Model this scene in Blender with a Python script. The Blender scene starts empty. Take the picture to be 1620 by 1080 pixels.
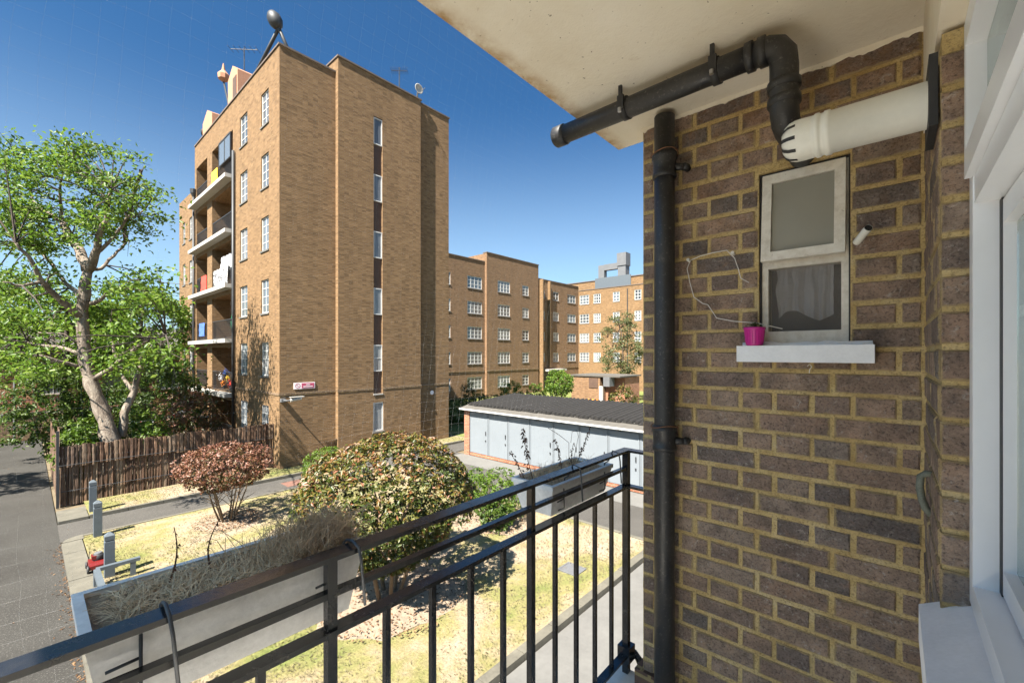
import bpy, math, random
import numpy as np
from mathutils import Vector, Matrix, noise as mnoise
R = math.radians
random.seed(7)
rng = np.random.default_rng(7)
S = bpy.context.scene
COL = S.collection

# ------------------------------------------------------------------ camera
F, CX, YH, CAMZ = 682.0, 810.0, 560.0, 5.0          # focal length and horizon in photo pixels; camera height in m
cam_d = bpy.data.cameras.new('camera'); cam = bpy.data.objects.new('camera', cam_d); COL.objects.link(cam)
cam.location = (0, 0, CAMZ); cam.rotation_euler = (R(90), 0, R(-48.47))
cam_d.sensor_width = 36; cam_d.lens = 36 * F / 1620; cam_d.shift_y = (YH - 540) / 1620
cam_d.clip_start = 0.02; cam_d.clip_end = 2000
S.camera = cam
# ------------------------------------------------------------------ sky and sun
SUN_EL, SUN_OFF = 52.0, 11.5
W = bpy.data.worlds.new('World'); S.world = W; W.use_nodes = True
wn = W.node_tree.nodes; wl = W.node_tree.links
bg = wn['Background']; sky = wn.new('ShaderNodeTexSky'); sky.sky_type = 'NISHITA'; sky.sun_disc = False
sky.sun_elevation = R(SUN_EL); sky.sun_rotation = R(270 - SUN_OFF)
sky.air_density = 0.85; sky.dust_density = 2.5; sky.ozone_density = 10
tint = wn.new('ShaderNodeMix'); tint.data_type = 'RGBA'; tint.blend_type = 'MULTIPLY'; tint.inputs[0].default_value = 1
tint.inputs[7].default_value = (0.33, 0.565, 0.61, 1); wl.new(sky.outputs[0], tint.inputs[6])
# pale summer haze that thickens evenly towards the horizon all round
wco = wn.new('ShaderNodeTexCoord'); wsp = wn.new('ShaderNodeSeparateXYZ'); wl.new(wco.outputs['Generated'], wsp.inputs[0])
wr = wn.new('ShaderNodeValToRGB'); wl.new(wsp.outputs[2], wr.inputs[0]); wr.color_ramp.interpolation = 'EASE'
wr.color_ramp.elements[0].position = 0.0; wr.color_ramp.elements[0].color = (1.62, 1.88, 1.70, 1); wr.color_ramp.elements[1].position = 0.52; wr.color_ramp.elements[1].color = (0, 0, 0, 1)
haz = wn.new('ShaderNodeMix'); haz.data_type = 'RGBA'; haz.blend_type = 'ADD'; haz.inputs[0].default_value = 1
wl.new(tint.outputs[2], haz.inputs[6]); wl.new(wr.outputs[0], haz.inputs[7]); wl.new(haz.outputs[2], bg.inputs[0]); bg.inputs[1].default_value = 0.05
sd = bpy.data.lights.new('sun', 'SUN'); sd.energy = 3.8; sd.angle = R(0.55); sd.color = (1, 0.93, 0.82)
sun = bpy.data.objects.new('sun', sd); COL.objects.link(sun)
to_sun = Vector((-math.cos(R(SUN_OFF)) * math.cos(R(SUN_EL)), -math.sin(R(SUN_OFF)) * math.cos(R(SUN_EL)), math.sin(R(SUN_EL))))
sun.rotation_euler = to_sun.to_track_quat('Z', 'Y').to_euler(); sun.location = (-20, -5, 30)
S.view_settings.view_transform = 'Standard'; S.view_settings.look = 'None'
S.view_settings.gamma = 1; S.view_settings.use_curve_mapping = False
S.view_settings.exposure = 2.5
S.render.engine = 'CYCLES'
S.cycles.max_bounces = 10; S.cycles.diffuse_bounces = 6

# ------------------------------------------------------------------ pixel helpers (photo pixel -> direction)
FW = Vector((0.7487, 0.6630, 0)); RT = Vector((0.6630, -0.7487, 0))
def pz(px, py, z):                       # point at forward distance z
    t = (px - CX) / F
    p = FW * z + RT * (z * t)
    return Vector((p.x, p.y, CAMZ + (YH - py) * z / F))
# ------------------------------------------------------------------ materials
MATS = {}
class NT:
    def __init__(s, name):
        m = bpy.data.materials.new(name); m.use_nodes = True
        s.m = m; s.n = m.node_tree.nodes; s.l = m.node_tree.links
        s.b = s.n['Principled BSDF']; s.o = s.n['Material Output']; MATS[name] = m
    def new(s, t, **kw):
        x = s.n.new(t)
        for k, v in kw.items(): setattr(x, k, v)
        return x
    def link(s, a, b): s.l.new(a, b)
    def coord(s, kind='Object'):
        return s.new('ShaderNodeTexCoord').outputs[kind]
    def noise(s, scale, detail=6, rough=0.6, co=None, dist=0):
        x = s.new('ShaderNodeTexNoise'); x.inputs['Scale'].default_value = scale
        x.inputs['Detail'].default_value = detail; x.inputs['Roughness'].default_value = rough
        x.inputs['Distortion'].default_value = dist
        if co is not None: s.link(co, x.inputs['Vector'])
        return x.outputs['Fac']
    def ramp(s, fac, stops, interp='LINEAR'):
        x = s.new('ShaderNodeValToRGB'); s.link(fac, x.inputs[0]); cr = x.color_ramp; cr.interpolation = interp
        while len(cr.elements) < len(stops): cr.elements.new(0.5)
        for e, (p, c) in zip(cr.elements, stops):
            e.position = p; e.color = (c[0], c[1], c[2], 1) if not isinstance(c, (int, float)) else (c, c, c, 1)
        return x.outputs[0]
    def mix(s, fac, a, b, mode='MIX'):
        x = s.new('ShaderNodeMix'); x.data_type = 'RGBA'; x.blend_type = mode
        for i, v in ((0, fac), (6, a), (7, b)):
            if hasattr(v, 'links'): s.link(v, x.inputs[i])
            elif isinstance(v, (int, float)): x.inputs[i].default_value = v if i == 0 else (v, v, v, 1)
            else: x.inputs[i].default_value = (*v, 1)
        return x.outputs[2]
    def math(s, op, a, b=0.0):
        x = s.new('ShaderNodeMath', operation=op)
        for i, v in ((0, a), (1, b)):
            if hasattr(v, 'links'): s.link(v, x.inputs[i])
            else: x.inputs[i].default_value = v
        return x.outputs[0]
    def color(s, c):
        if hasattr(c, 'links'): s.link(c, s.b.inputs['Base Color'])
        else: s.b.inputs['Base Color'].default_value = (*c, 1)
    def bump(s, h, strength=0.3, dist=0.01):
        x = s.new('ShaderNodeBump'); x.inputs['Strength'].default_value = strength; x.inputs['Distance'].default_value = dist
        s.link(h, x.inputs['Height']); s.link(x.outputs[0], s.b.inputs['Normal'])
    def rough(s, v, spec=None):
        if hasattr(v, 'links'): s.link(v, s.b.inputs['Roughness'])
        else: s.b.inputs['Roughness'].default_value = v
        if spec is not None: s.b.inputs['Specular IOR Level'].default_value = spec

def simple(name, col, rough=0.6, var=0.25, scale=8.0, bump=0.15, bdist=0.004, metal=0.0, spec=None, world=True):
    t = NT(name)
    co = t.new('ShaderNodeNewGeometry').outputs['Position'] if world else t.coord()
    n1 = t.noise(scale, 6, 0.65, co); n2 = t.noise(scale * 7.3, 4, 0.6, co)
    f = t.math('ADD', t.math('MULTIPLY', n1, 0.65), t.math('MULTIPLY', n2, 0.35))
    lo = tuple(c * (1 - var) for c in col); hi = tuple(min(1, c * (1 + var)) for c in col)
    t.color(t.ramp(f, [(0.3, lo), (0.7, hi)])); t.rough(rough, spec); t.b.inputs['Metallic'].default_value = metal
    if bump: t.bump(n2, bump, bdist)
    return t.m

def far_brick(name, c1, c2, mortar, stain=0.35):
    t = NT(name)
    uv = t.coord('UV'); pos = t.new('ShaderNodeNewGeometry').outputs['Position']
    br = t.new('ShaderNodeTexBrick'); t.link(uv, br.inputs['Vector'])
    br.inputs['Scale'].default_value = 1; br.inputs['Brick Width'].default_value = 0.225
    br.inputs['Row Height'].default_value = 0.075; br.inputs['Mortar Size'].default_value = 0.009
    br.inputs['Mortar Smooth'].default_value = 0.3; br.inputs['Bias'].default_value = -0.1
    br.inputs['Color1'].default_value = (*c1, 1); br.inputs['Color2'].default_value = (*c2, 1); br.inputs['Mortar'].default_value = (*mortar, 1)
    mp = t.new('ShaderNodeMapping'); mp.inputs['Scale'].default_value = (4.4, 13.3, 1); t.link(uv, mp.inputs[0])
    cell = t.new('ShaderNodeTexWhiteNoise'); sn = t.new('ShaderNodeVectorMath', operation='FLOOR'); t.link(mp.outputs[0], sn.inputs[0]); t.link(sn.outputs[0], cell.inputs['Vector'])
    per = t.ramp(cell.outputs['Value'], [(0.0, 0.72), (0.2, 0.92), (0.8, 1.06), (1.0, 1.2)])
    c = t.mix(1.0, br.outputs['Color'], per, 'MULTIPLY')
    big = t.ramp(t.noise(0.45, 5, 0.6, pos, 0.6), [(0.32, 0.90), (0.55, 1.0), (0.75, 1.05)])
    c = t.mix(stain * 2, c, t.mix(1.0, c, big, 'MULTIPLY'))
    mp2 = t.new('ShaderNodeMapping'); mp2.inputs['Scale'].default_value = (2.2, 2.2, 0.16); t.link(pos, mp2.inputs[0])
    streak = t.ramp(t.noise(1.0, 5, 0.65, mp2.outputs[0]), [(0.36, 0.90), (0.56, 1.0), (1, 1.03)])
    c = t.mix(0.7, c, t.mix(1.0, c, streak, 'MULTIPLY'))
    t.color(c); t.rough(0.9, 0.2)
    h = t.math('ADD', t.math('MULTIPLY', br.outputs['Fac'], -1.0), t.math('MULTIPLY', cell.outputs['Value'], 0.9))
    t.bump(h, 0.5, 0.010)
    return t.m

def make_materials():
    far_brick('brick_yellow', (0.212, 0.128, 0.062), (0.17, 0.10, 0.049), (0.185, 0.135, 0.088))
    far_brick('brick_orange', (0.215, 0.125, 0.066), (0.175, 0.097, 0.053), (0.205, 0.152, 0.104))
    far_brick('brick_red', (0.33, 0.12, 0.065), (0.27, 0.10, 0.06), (0.36, 0.28, 0.2))
    far_brick('brick_home', (0.14, 0.09, 0.07), (0.11, 0.07, 0.055), (0.32, 0.24, 0.12))
    # individual dark stock bricks of the balcony wall
    t = NT('brick_dark')
    oi = t.new('ShaderNodeObjectInfo'); co = t.coord('Object'); pos = t.new('ShaderNodeNewGeometry').outputs['Position']
    base = t.ramp(oi.outputs['Random'], [(0.0, (0.17, 0.155, 0.15)), (0.10, (0.28, 0.205, 0.17)), (0.3, (0.43, 0.31, 0.23)), (0.52, (0.39, 0.265, 0.195)),
                                         (0.68, (0.44, 0.32, 0.24)), (0.80, (0.38, 0.30, 0.24)), (0.9, (0.22, 0.20, 0.19)), (1.0, (0.45, 0.29, 0.20))])
    ofs = t.new('ShaderNodeVectorMath', operation='ADD'); t.link(pos, ofs.inputs[0])
    rv = t.new('ShaderNodeCombineXYZ'); t.link(t.math('MULTIPLY', oi.outputs['Random'], 37.0), rv.inputs[0]); t.link(rv.outputs[0], ofs.inputs[1])
    p = ofs.outputs[0]
    n1 = t.noise(16, 8, 0.7, p); n2 = t.noise(140, 5, 0.7, p); n3 = t.noise(34, 6, 0.75, p, 1.0); n4 = t.noise(520, 2, 0.6, p)
    c = t.mix(t.ramp(n1, [(0.40, 0), (0.66, 0.85)]), base, (0.19, 0.145, 0.12))
    c = t.mix(t.ramp(n1, [(0.28, 0.6), (0.44, 0.0)]), c, (0.36, 0.22, 0.14))
    c = t.mix(t.ramp(n2, [(0.34, 0.75), (0.48, 0.0)]), c, (0.055, 0.045, 0.045))
    c = t.mix(t.ramp(n2, [(0.56, 0.0), (0.72, 0.6)]), c, (0.42, 0.33, 0.27))
    c = t.mix(t.ramp(n3, [(0.58, 0), (0.70, 0.75)]), c, (0.55, 0.50, 0.44))
    # yellow mortar smear on the upper courses where the wall was re-pointed
    zc = t.new('ShaderNodeSeparateXYZ'); t.link(pos, zc.inputs[0])
    up = t.ramp(t.math('MULTIPLY', t.math('SUBTRACT', zc.outputs[2], 5.0), 1.0), [(0.0, 0.0), (0.9, 0.55)])
    c = t.mix(t.math('MULTIPLY', up, t.ramp(t.noise(9, 7, 0.7, pos, 1.0), [(0.46, 0), (0.66, 1)])), c, (0.27, 0.135, 0.05))
    # ragged smears of pointing mortar creeping over the brick edges
    gs = t.new('ShaderNodeSeparateXYZ'); t.link(t.coord('Generated'), gs.inputs[0])
    ey = t.math('MULTIPLY', t.math('ABSOLUTE', t.math('SUBTRACT', gs.outputs[1], 0.5)), 2.0); ez = t.math('MULTIPLY', t.math('ABSOLUTE', t.math('SUBTRACT', gs.outputs[2], 0.5)), 2.0)
    ed_ = t.math('MAXIMUM', t.math('POWER', ey, 14.0), t.math('POWER', ez, 6.0))
    sm = t.ramp(t.math('ADD', t.math('MULTIPLY', ed_, 0.55), t.math('MULTIPLY', t.noise(48, 7, 0.75, p), 0.75)), [(0.54, 0.0), (0.68, 0.85)])
    c = t.mix(sm, c, t.mix(n1, (0.40, 0.27, 0.11), (0.52, 0.42, 0.24)))
    c = t.mix(1.0, c, t.ramp(t.noise(5.5, 6, 0.65, pos, 0.8), [(0.3, 0.72), (0.5, 1.0), (0.7, 1.3)]), 'MULTIPLY')
    c = t.mix(t.math('MULTIPLY', t.ramp(t.noise(70, 6, 0.8, pos), [(0.55, 0.0), (0.66, 1.0)]), t.ramp(t.noise(7, 4, 0.6, pos), [(0.48, 0.0), (0.66, 0.75)])), c, (0.62, 0.58, 0.53))
    t.color(c); t.rough(0.9, 0.25)
    t.bump(t.math('ADD', t.math('ADD', t.math('MULTIPLY', n3, 1.3), t.math('MULTIPLY', n2, 0.9)), t.math('MULTIPLY', n4, 0.3)), 1.0, 0.009)
    # yellow mortar
    t = NT('mortar')
    pos = t.new('ShaderNodeNewGeometry').outputs['Position']
    n1 = t.noise(7, 7, 0.7, pos); n2 = t.noise(150, 5, 0.7, pos); n3 = t.noise(40, 5, 0.7, pos)
    c = t.ramp(n1, [(0.28, (0.40, 0.27, 0.11)), (0.5, (0.57, 0.425, 0.195)), (0.7, (0.62, 0.51, 0.30))])
    c = t.mix(t.ramp(n2, [(0.34, 0.8), (0.5, 0.0)]), c, (0.22, 0.155, 0.075))
    c = t.mix(t.ramp(n3, [(0.6, 0.0), (0.72, 0.6)]), c, (0.19, 0.145, 0.085))
    t.color(c); t.rough(0.95, 0.15); t.bump(t.math('ADD', n2, t.math('MULTIPLY', n3, 1.6)), 0.8, 0.006)
    # soffit paint
    t = NT('soffit_paint')
    pos = t.new('ShaderNodeNewGeometry').outputs['Position']
    n1 = t.noise(2.2, 6, 0.6, pos); n2 = t.noise(60, 5, 0.65, pos); n3 = t.noise(11, 8, 0.7, pos, 2.0)
    c = t.ramp(n1, [(0.3, (0.74, 0.66, 0.52)), (0.55, (0.84, 0.78, 0.66)), (0.75, (0.87, 0.82, 0.72))])
    c = t.mix(t.ramp(n3, [(0.64, 0), (0.70, 0.35)]), c, (0.50, 0.40, 0.27))
    c = t.mix(t.ramp(t.noise(75, 3, 0.5, pos), [(0.71, 0), (0.74, 0.8)]), c, (0.16, 0.11, 0.06))
    sp = t.new('ShaderNodeSeparateXYZ'); t.link(pos, sp.inputs[0])
    edge = t.math('MULTIPLY', t.ramp(sp.outputs[1], [(0.93, 0), (0.998, 1)]), t.ramp(t.noise(9, 6, 0.7, pos), [(0.35, 0), (0.62, 1)]))
    c = t.mix(edge, c, (0.42, 0.25, 0.10))
    t.color(c); t.rough(0.75, 0.3)
    vor = t.new('ShaderNodeTexVoronoi', feature='DISTANCE_TO_EDGE'); vor.inputs['Scale'].default_value = 5.0
    wob = t.new('ShaderNodeVectorMath', operation='ADD'); t.link(pos, wob.inputs[0])
    nn = t.new('ShaderNodeTexNoise'); nn.inputs['Scale'].default_value = 6; nn.inputs['Detail'].default_value = 6; t.link(pos, nn.inputs['Vector'])
    t.link(nn.outputs['Color'], wob.inputs[1]); t.link(wob.outputs[0], vor.inputs['Vector'])
    crack = t.math('MULTIPLY', t.ramp(vor.outputs['Distance'], [(0.0, 0), (0.012, 1)]), 1.0)
    t.bump(t.math('ADD', t.math('MULTIPLY', n2, 0.5), t.math('ADD', t.math('MULTIPLY', n3, 0.9), t.math('MULTIPLY', crack, 0.06))), 0.5, 0.006)
    # black gloss paint of the railing
    t = NT('black_paint')
    pos = t.new('ShaderNodeNewGeometry').outputs['Position']
    n1 = t.noise(120, 4, 0.6, pos); n2 = t.noise(14, 6, 0.7, pos)
    t.color(t.ramp(n2, [(0.4, (0.012, 0.013, 0.016)), (0.62, (0.022, 0.022, 0.024)), (0.74, (0.07, 0.06, 0.05))]))
    t.rough(t.ramp(n2, [(0.3, 0.10), (0.75, 0.35)]), 0.8); t.bump(n1, 0.22, 0.0015)
    t = NT('black_pipe')
    pos = t.new('ShaderNodeNewGeometry').outputs['Position']
    n1 = t.noise(90, 5, 0.65, pos); n2 = t.noise(12, 6, 0.7, pos)
    c = t.ramp(n2, [(0.35, (0.016, 0.016, 0.018)), (0.6, (0.028, 0.027, 0.027)), (0.78, (0.085, 0.075, 0.065))])
    c = t.mix(t.ramp(n1, [(0.58, 0.0), (0.70, 0.6)]), c, (0.14, 0.13, 0.12))
    t.color(c); t.rough(t.ramp(n2, [(0.3, 0.32), (0.7, 0.6)]), 0.5); t.bump(n1, 0.35, 0.0015)
    simple('white_upvc', (0.80, 0.82, 0.85), 0.28, 0.03, 5, 0.03, 0.001)
    t = NT('white_paint'); pos = t.new('ShaderNodeNewGeometry').outputs['Position']
    n1 = t.noise(30, 7, 0.7, pos); n2 = t.noise(130, 4, 0.7, pos)
    c = t.ramp(n1, [(0.3, (0.58, 0.53, 0.44)), (0.55, (0.74, 0.70, 0.62)), (0.75, (0.80, 0.77, 0.70))])
    c = t.mix(t.ramp(t.noise(55, 6, 0.8, pos, 0.6), [(0.62, 0), (0.70, 0.8)]), c, (0.30, 0.24, 0.17)); c = t.mix(t.ramp(n2, [(0.70, 0), (0.76, 0.7)]), c, (0.20, 0.15, 0.10))
    t.color(c); t.rough(0.55); t.bump(t.math('ADD', n1, n2), 0.5, 0.003)
    simple('white_sill', (0.78, 0.79, 0.81), 0.55, 0.08, 16, 0.3, 0.002)
    simple('flue_white', (0.78, 0.77, 0.70), 0.38, 0.05, 12, 0.05, 0.001)
    simple('rubber', (0.025, 0.025, 0.027), 0.6, 0.2, 60, 0.3, 0.001)
    simple('rust', (0.20, 0.09, 0.045), 0.85, 0.4, 60, 0.5, 0.002)
    simple('steel', (0.42, 0.42, 0.43), 0.4, 0.2, 50, 0.2, 0.001, metal=0.9)
    simple('copper_green', (0.13, 0.14, 0.11), 0.7, 0.45, 45, 0.5, 0.002)
    simple('pink', (0.50, 0.018, 0.24), 0.35, 0.08, 20, 0.05, 0.001)
    simple('soil', (0.05, 0.032, 0.02), 0.95, 0.4, 60, 0.7, 0.006)
    simple('wire_white', (0.72, 0.70, 0.66), 0.6, 0.1, 40, 0)
    simple('wire_dark', (0.05, 0.055, 0.065), 0.5, 0.2, 40, 0)
    t = NT('net_cord'); t.color((0.75, 0.76, 0.77)); t.rough(0.5)
    tp = t.new('ShaderNodeBsdfTransparent'); mx = t.new('ShaderNodeMixShader'); mx.inputs[0].default_value = 0.8
    t.link(t.b.outputs[0], mx.inputs[1]); t.link(tp.outputs[0], mx.inputs[2]); t.link(mx.outputs[0], t.o.inputs[0])
    simple('planter_grey', (0.72, 0.71, 0.70), 0.6, 0.22, 11, 0.3, 0.003)
    simple('concrete', (0.12, 0.117, 0.11), 0.9, 0.18, 1.7, 0.4, 0.006)
    simple('bounce_floor', (0.78, 0.76, 0.71), 0.85, 0.15, 4, 0.3, 0.004)  # unseen balcony floor, made near white to bounce sun onto soffit and wall
    simple('kerb_stone', (0.105, 0.097, 0.076), 0.9, 0.35, 2.6, 0.5, 0.008)
    simple('slab_white', (0.36, 0.345, 0.32), 0.8, 0.1, 1.5, 0.2, 0.01)
    simple('coping', (0.11, 0.085, 0.07), 0.85, 0.25, 2, 0.3, 0.01)
    simple('panel_brown', (0.085, 0.05, 0.035), 0.7, 0.25, 3, 0.3, 0.01)
    simple('render_pink', (0.40, 0.20, 0.12), 0.9, 0.18, 1.2, 0.3, 0.01)
    simple('frame_white', (0.52, 0.52, 0.51), 0.5, 0.05, 3, 0)
    simple('dark_metal', (0.03, 0.032, 0.036), 0.55, 0.25, 6, 0.2, 0.003)
    simple('grey_metal', (0.115, 0.118, 0.125), 0.55, 0.15, 2, 0.2, 0.005)
    simple('bollard_grey', (0.075, 0.092, 0.108), 0.65, 0.15, 6, 0.2, 0.003)
    simple('garage_door', (0.17, 0.19, 0.21), 0.55, 0.06, 1.8, 0.15, 0.004)
    simple('felt', (0.085, 0.078, 0.068), 0.95, 0.2, 3, 0.5, 0.006)
    simple('roof_sheet', (0.015, 0.0135, 0.0125), 0.9, 0.4, 3.5, 0.5, 0.01)
    simple('red_paint', (0.14, 0.012, 0.011), 0.35, 0.1, 10, 0)
    simple('orange_paint', (0.75, 0.23, 0.02), 0.5, 0.08, 6, 0)
    simple('green_cloth', (0.01, 0.22, 0.10), 0.8, 0.2, 6, 0.3, 0.01)
    simple('red_cloth', (0.60, 0.06, 0.04), 0.85, 0.15, 6, 0.3, 0.01)
    simple('white_cloth', (0.50, 0.50, 0.52), 0.85, 0.1, 5, 0.3, 0.01)
    t = NT('pattern_cloth'); pos = t.new('ShaderNodeNewGeometry').outputs['Position']
    t.color(t.ramp(t.noise(9, 2, 0.5, pos, 1.0), [(0.46, (0.06, 0.06, 0.07)), (0.52, (0.5, 0.5, 0.5))])); t.rough(0.85)
    simple('blue_cloth', (0.06, 0.13, 0.4), 0.85, 0.1, 5, 0.3, 0.01)
    simple('yellow_cloth', (0.7, 0.45, 0.04), 0.85, 0.1, 5, 0.3, 0.01)
    simple('sign_pink', (0.42, 0.07, 0.13), 0.5, 0.05, 6, 0)
    simple('sign_white', (0.75, 0.70, 0.72), 0.5, 0.05, 6, 0)
    simple('cover_rust', (0.15, 0.075, 0.055), 0.9, 0.3, 9, 0.5, 0.01)
    simple('straw', (0.50, 0.35, 0.22), 0.85, 0.4, 30, 0)
    simple('straw_pale', (0.64, 0.50, 0.34), 0.85, 0.35, 30, 0)
    simple('dead_leaf', (0.105, 0.05, 0.028), 0.85, 0.45, 40, 0)
    simple('straw_mat', (0.36, 0.27, 0.18), 0.95, 0.5, 55, 0.9, 0.008)
    simple('room_wall', (0.45, 0.43, 0.40), 0.8, 0.1, 3, 0)
    # bark
    t = NT('bark')
    pos = t.new('ShaderNodeNewGeometry').outputs['Position']
    mp = t.new('ShaderNodeMapping'); mp.inputs['Scale'].default_value = (1, 1, 0.35); t.link(pos, mp.inputs[0])
    n1 = t.noise(5, 7, 0.7, mp.outputs[0], 0.8); n2 = t.noise(26, 5, 0.7, mp.outputs[0])
    t.color(t.ramp(n1, [(0.3, (0.07, 0.055, 0.045)), (0.5, (0.19, 0.155, 0.125)), (0.72, (0.34, 0.30, 0.25))])); t.rough(0.95, 0.15)
    t.bump(t.math('ADD', n1, t.math('MULTIPLY', n2, 0.6)), 0.9, 0.06)
    simple('bark_dark', (0.055, 0.042, 0.034), 0.95, 0.4, 7, 0.6, 0.02)
    simple('stem_brown', (0.13, 0.09, 0.055), 0.9, 0.3, 14, 0.4, 0.006)
    # weathered brushwood / bark fence strips: tone per strip
    t = NT('fence_wood')
    oi = t.new('ShaderNodeObjectInfo'); pos = t.new('ShaderNodeNewGeometry').outputs['Position']
    mp = t.new('ShaderNodeMapping'); mp.inputs['Scale'].default_value = (1, 1, 0.1); t.link(pos, mp.inputs[0])
    base = t.ramp(oi.outputs['Random'], [(0, (0.08, 0.05, 0.036)), (0.3, (0.14, 0.085, 0.06)), (0.55, (0.21, 0.13, 0.085)), (0.8, (0.12, 0.085, 0.066)), (1, (0.33, 0.235, 0.165))])
    n1 = t.noise(28, 7, 0.7, mp.outputs[0])
    c = t.mix(t.ramp(n1, [(0.38, 0.7), (0.58, 0)]), base, (0.022, 0.015, 0.012))
    c = t.mix(t.ramp(n1, [(0.58, 0), (0.78, 0.7)]), c, (0.30, 0.22, 0.155))
    t.color(c); t.rough(0.95, 0.1); t.bump(n1, 0.8, 0.03)
    # asphalt
    for nm, lo, hi in (('asphalt', (0.030, 0.028, 0.025), (0.047, 0.045, 0.041)), ('asphalt_light', (0.052, 0.049, 0.045), (0.080, 0.075, 0.068))):
        t = NT(nm); pos = t.new('ShaderNodeNewGeometry').outputs['Position']
        n1 = t.noise(0.55, 7, 0.65, pos); n2 = t.noise(38, 4, 0.8, pos); n3 = t.noise(130, 2, 0.7, pos)
        c = t.ramp(n1, [(0.3, lo), (0.7, hi)])
        c = t.mix(t.ramp(n2, [(0.55, 0), (0.72, 0.55)]), c, (0.36, 0.34, 0.31))
        c = t.mix(t.ramp(n2, [(0.28, 0.6), (0.42, 0)]), c, (0.035, 0.034, 0.034))
        c = t.mix(t.ramp(t.noise(2.1, 6, 0.7, pos, 1.5), [(0.6, 0), (0.7, 0.35)]), c, tuple(v * 0.62 for v in lo))
        t.color(c); t.rough(0.9, 0.2); t.bump(t.math('ADD', n2, n3), 0.6, 0.008)
    # dry lawn
    for nm, dry in (('lawn_dry', 0.0), ('lawn_green', 0.16)):
        t = NT(nm); pos = t.new('ShaderNodeNewGeometry').outputs['Position']
        n1 = t.noise(0.42, 6, 0.62, pos, 0.7); n2 = t.noise(22, 6, 0.8, pos); n3 = t.noise(1.9, 6, 0.7, pos)
        f = t.math('ADD', t.math('MULTIPLY', n1, 0.7), t.math('MULTIPLY', n3, 0.3))
        c = t.ramp(t.math('ADD', f, dry), [(0.34, (0.35, 0.275, 0.215)), (0.46, (0.30, 0.24, 0.16)), (0.54, (0.23, 0.205, 0.09)), (0.66, (0.14, 0.165, 0.05))])
        c = t.mix(0.7, c, t.mix(1.0, c, t.ramp(n2, [(0.3, 0.45), (0.5, 0.95), (0.7, 1.35)]), 'MULTIPLY'))
        t.color(c); t.rough(0.95, 0.1); t.bump(n2, 0.9, 0.04)
    simple('mulch', (0.26, 0.20, 0.145), 0.95, 0.45, 9, 0.9, 0.03)
    simple('earth', (0.13, 0.10, 0.06), 0.95, 0.35, 1.2, 0.6, 0.03)
    # leaves (hue per leaf from the 'tint' attribute)
    def leaf(name, stops, trans=0.35, rough=0.45, k=0.55):
        t = NT(name)
        at = t.new('ShaderNodeAttribute', attribute_name='tint')
        c = t.ramp(at.outputs['Fac'], [(p_, tuple(v * k for v in q_)) for p_, q_ in stops])
        t.color(c); t.rough(rough, 0.4)
        tr = t.new('ShaderNodeBsdfTranslucent'); t.link(c, tr.inputs[0])
        mx = t.new('ShaderNodeMixShader'); mx.inputs[0].default_value = trans
        t.link(t.b.outputs[0], mx.inputs[1]); t.link(tr.outputs[0], mx.inputs[2]); t.link(mx.outputs[0], t.o.inputs[0])
    leaf('leaf_tree', [(0, (0.085, 0.18, 0.016)), (0.5, (0.145, 0.26, 0.026)), (1, (0.25, 0.35, 0.05))], 0.5, 0.45, 0.74)
    leaf('leaf_dark', [(0, (0.06, 0.12, 0.018)), (0.5, (0.10, 0.18, 0.025)), (1, (0.17, 0.25, 0.035))], 0.42)
    leaf('leaf_lime', [(0, (0.09, 0.19, 0.015)), (0.5, (0.15, 0.27, 0.02)), (1, (0.24, 0.36, 0.04))], 0.4)
    leaf('leaf_pale', [(0, (0.13, 0.17, 0.07)), (0.5, (0.19, 0.22, 0.08)), (1, (0.27, 0.28, 0.11))], 0.35)
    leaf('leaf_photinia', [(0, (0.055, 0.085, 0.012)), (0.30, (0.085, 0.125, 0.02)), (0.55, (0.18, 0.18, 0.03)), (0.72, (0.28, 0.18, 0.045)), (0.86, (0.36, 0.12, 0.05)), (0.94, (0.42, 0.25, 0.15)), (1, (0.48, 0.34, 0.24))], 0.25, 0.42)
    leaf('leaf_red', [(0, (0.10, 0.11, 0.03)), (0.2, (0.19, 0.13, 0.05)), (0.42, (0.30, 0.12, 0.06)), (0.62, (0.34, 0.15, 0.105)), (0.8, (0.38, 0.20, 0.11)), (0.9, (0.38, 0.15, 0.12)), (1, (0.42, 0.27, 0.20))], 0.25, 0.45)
    leaf('leaf_litter', [(0, (0.11, 0.06, 0.03)), (0.5, (0.24, 0.12, 0.05)), (1, (0.40, 0.25, 0.13))], 0.1, 0.8)
    leaf('grass_blade', [(0, (0.40, 0.325, 0.235)), (0.45, (0.33, 0.275, 0.165)), (0.75, (0.22, 0.24, 0.075)), (1, (0.14, 0.20, 0.045))], 0.3, 0.7)
    # glass
    t = NT('pane_dark'); oi = t.new('ShaderNodeObjectInfo')
    t.color(t.ramp(oi.outputs['Random'], [(0, (0.03, 0.035, 0.04)), (0.5, (0.10, 0.12, 0.14)), (1, (0.22, 0.25, 0.28))])); t.rough(0.06, 0.9)
    t = NT('pane_curtain'); oi = t.new('ShaderNodeObjectInfo'); pos = t.new('ShaderNodeNewGeometry').outputs['Position']
    mp = t.new('ShaderNodeMapping'); mp.inputs['Scale'].default_value = (1, 1, 0.06); t.link(pos, mp.inputs[0])
    t.color(t.mix(1.0, t.ramp(oi.outputs['Random'], [(0, (0.10, 0.11, 0.125)), (1, (0.26, 0.265, 0.27))]), t.ramp(t.noise(14, 3, 0.6, mp.outputs[0]), [(0.35, 0.55), (0.6, 1.0)]), 'MULTIPLY')); t.rough(0.07, 0.8)
    t = NT('glass_frosted'); pos = t.new('ShaderNodeNewGeometry').outputs['Position']
    n1 = t.noise(3, 3, 0.5, pos); n2 = t.noise(380, 3, 0.6, pos)
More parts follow.
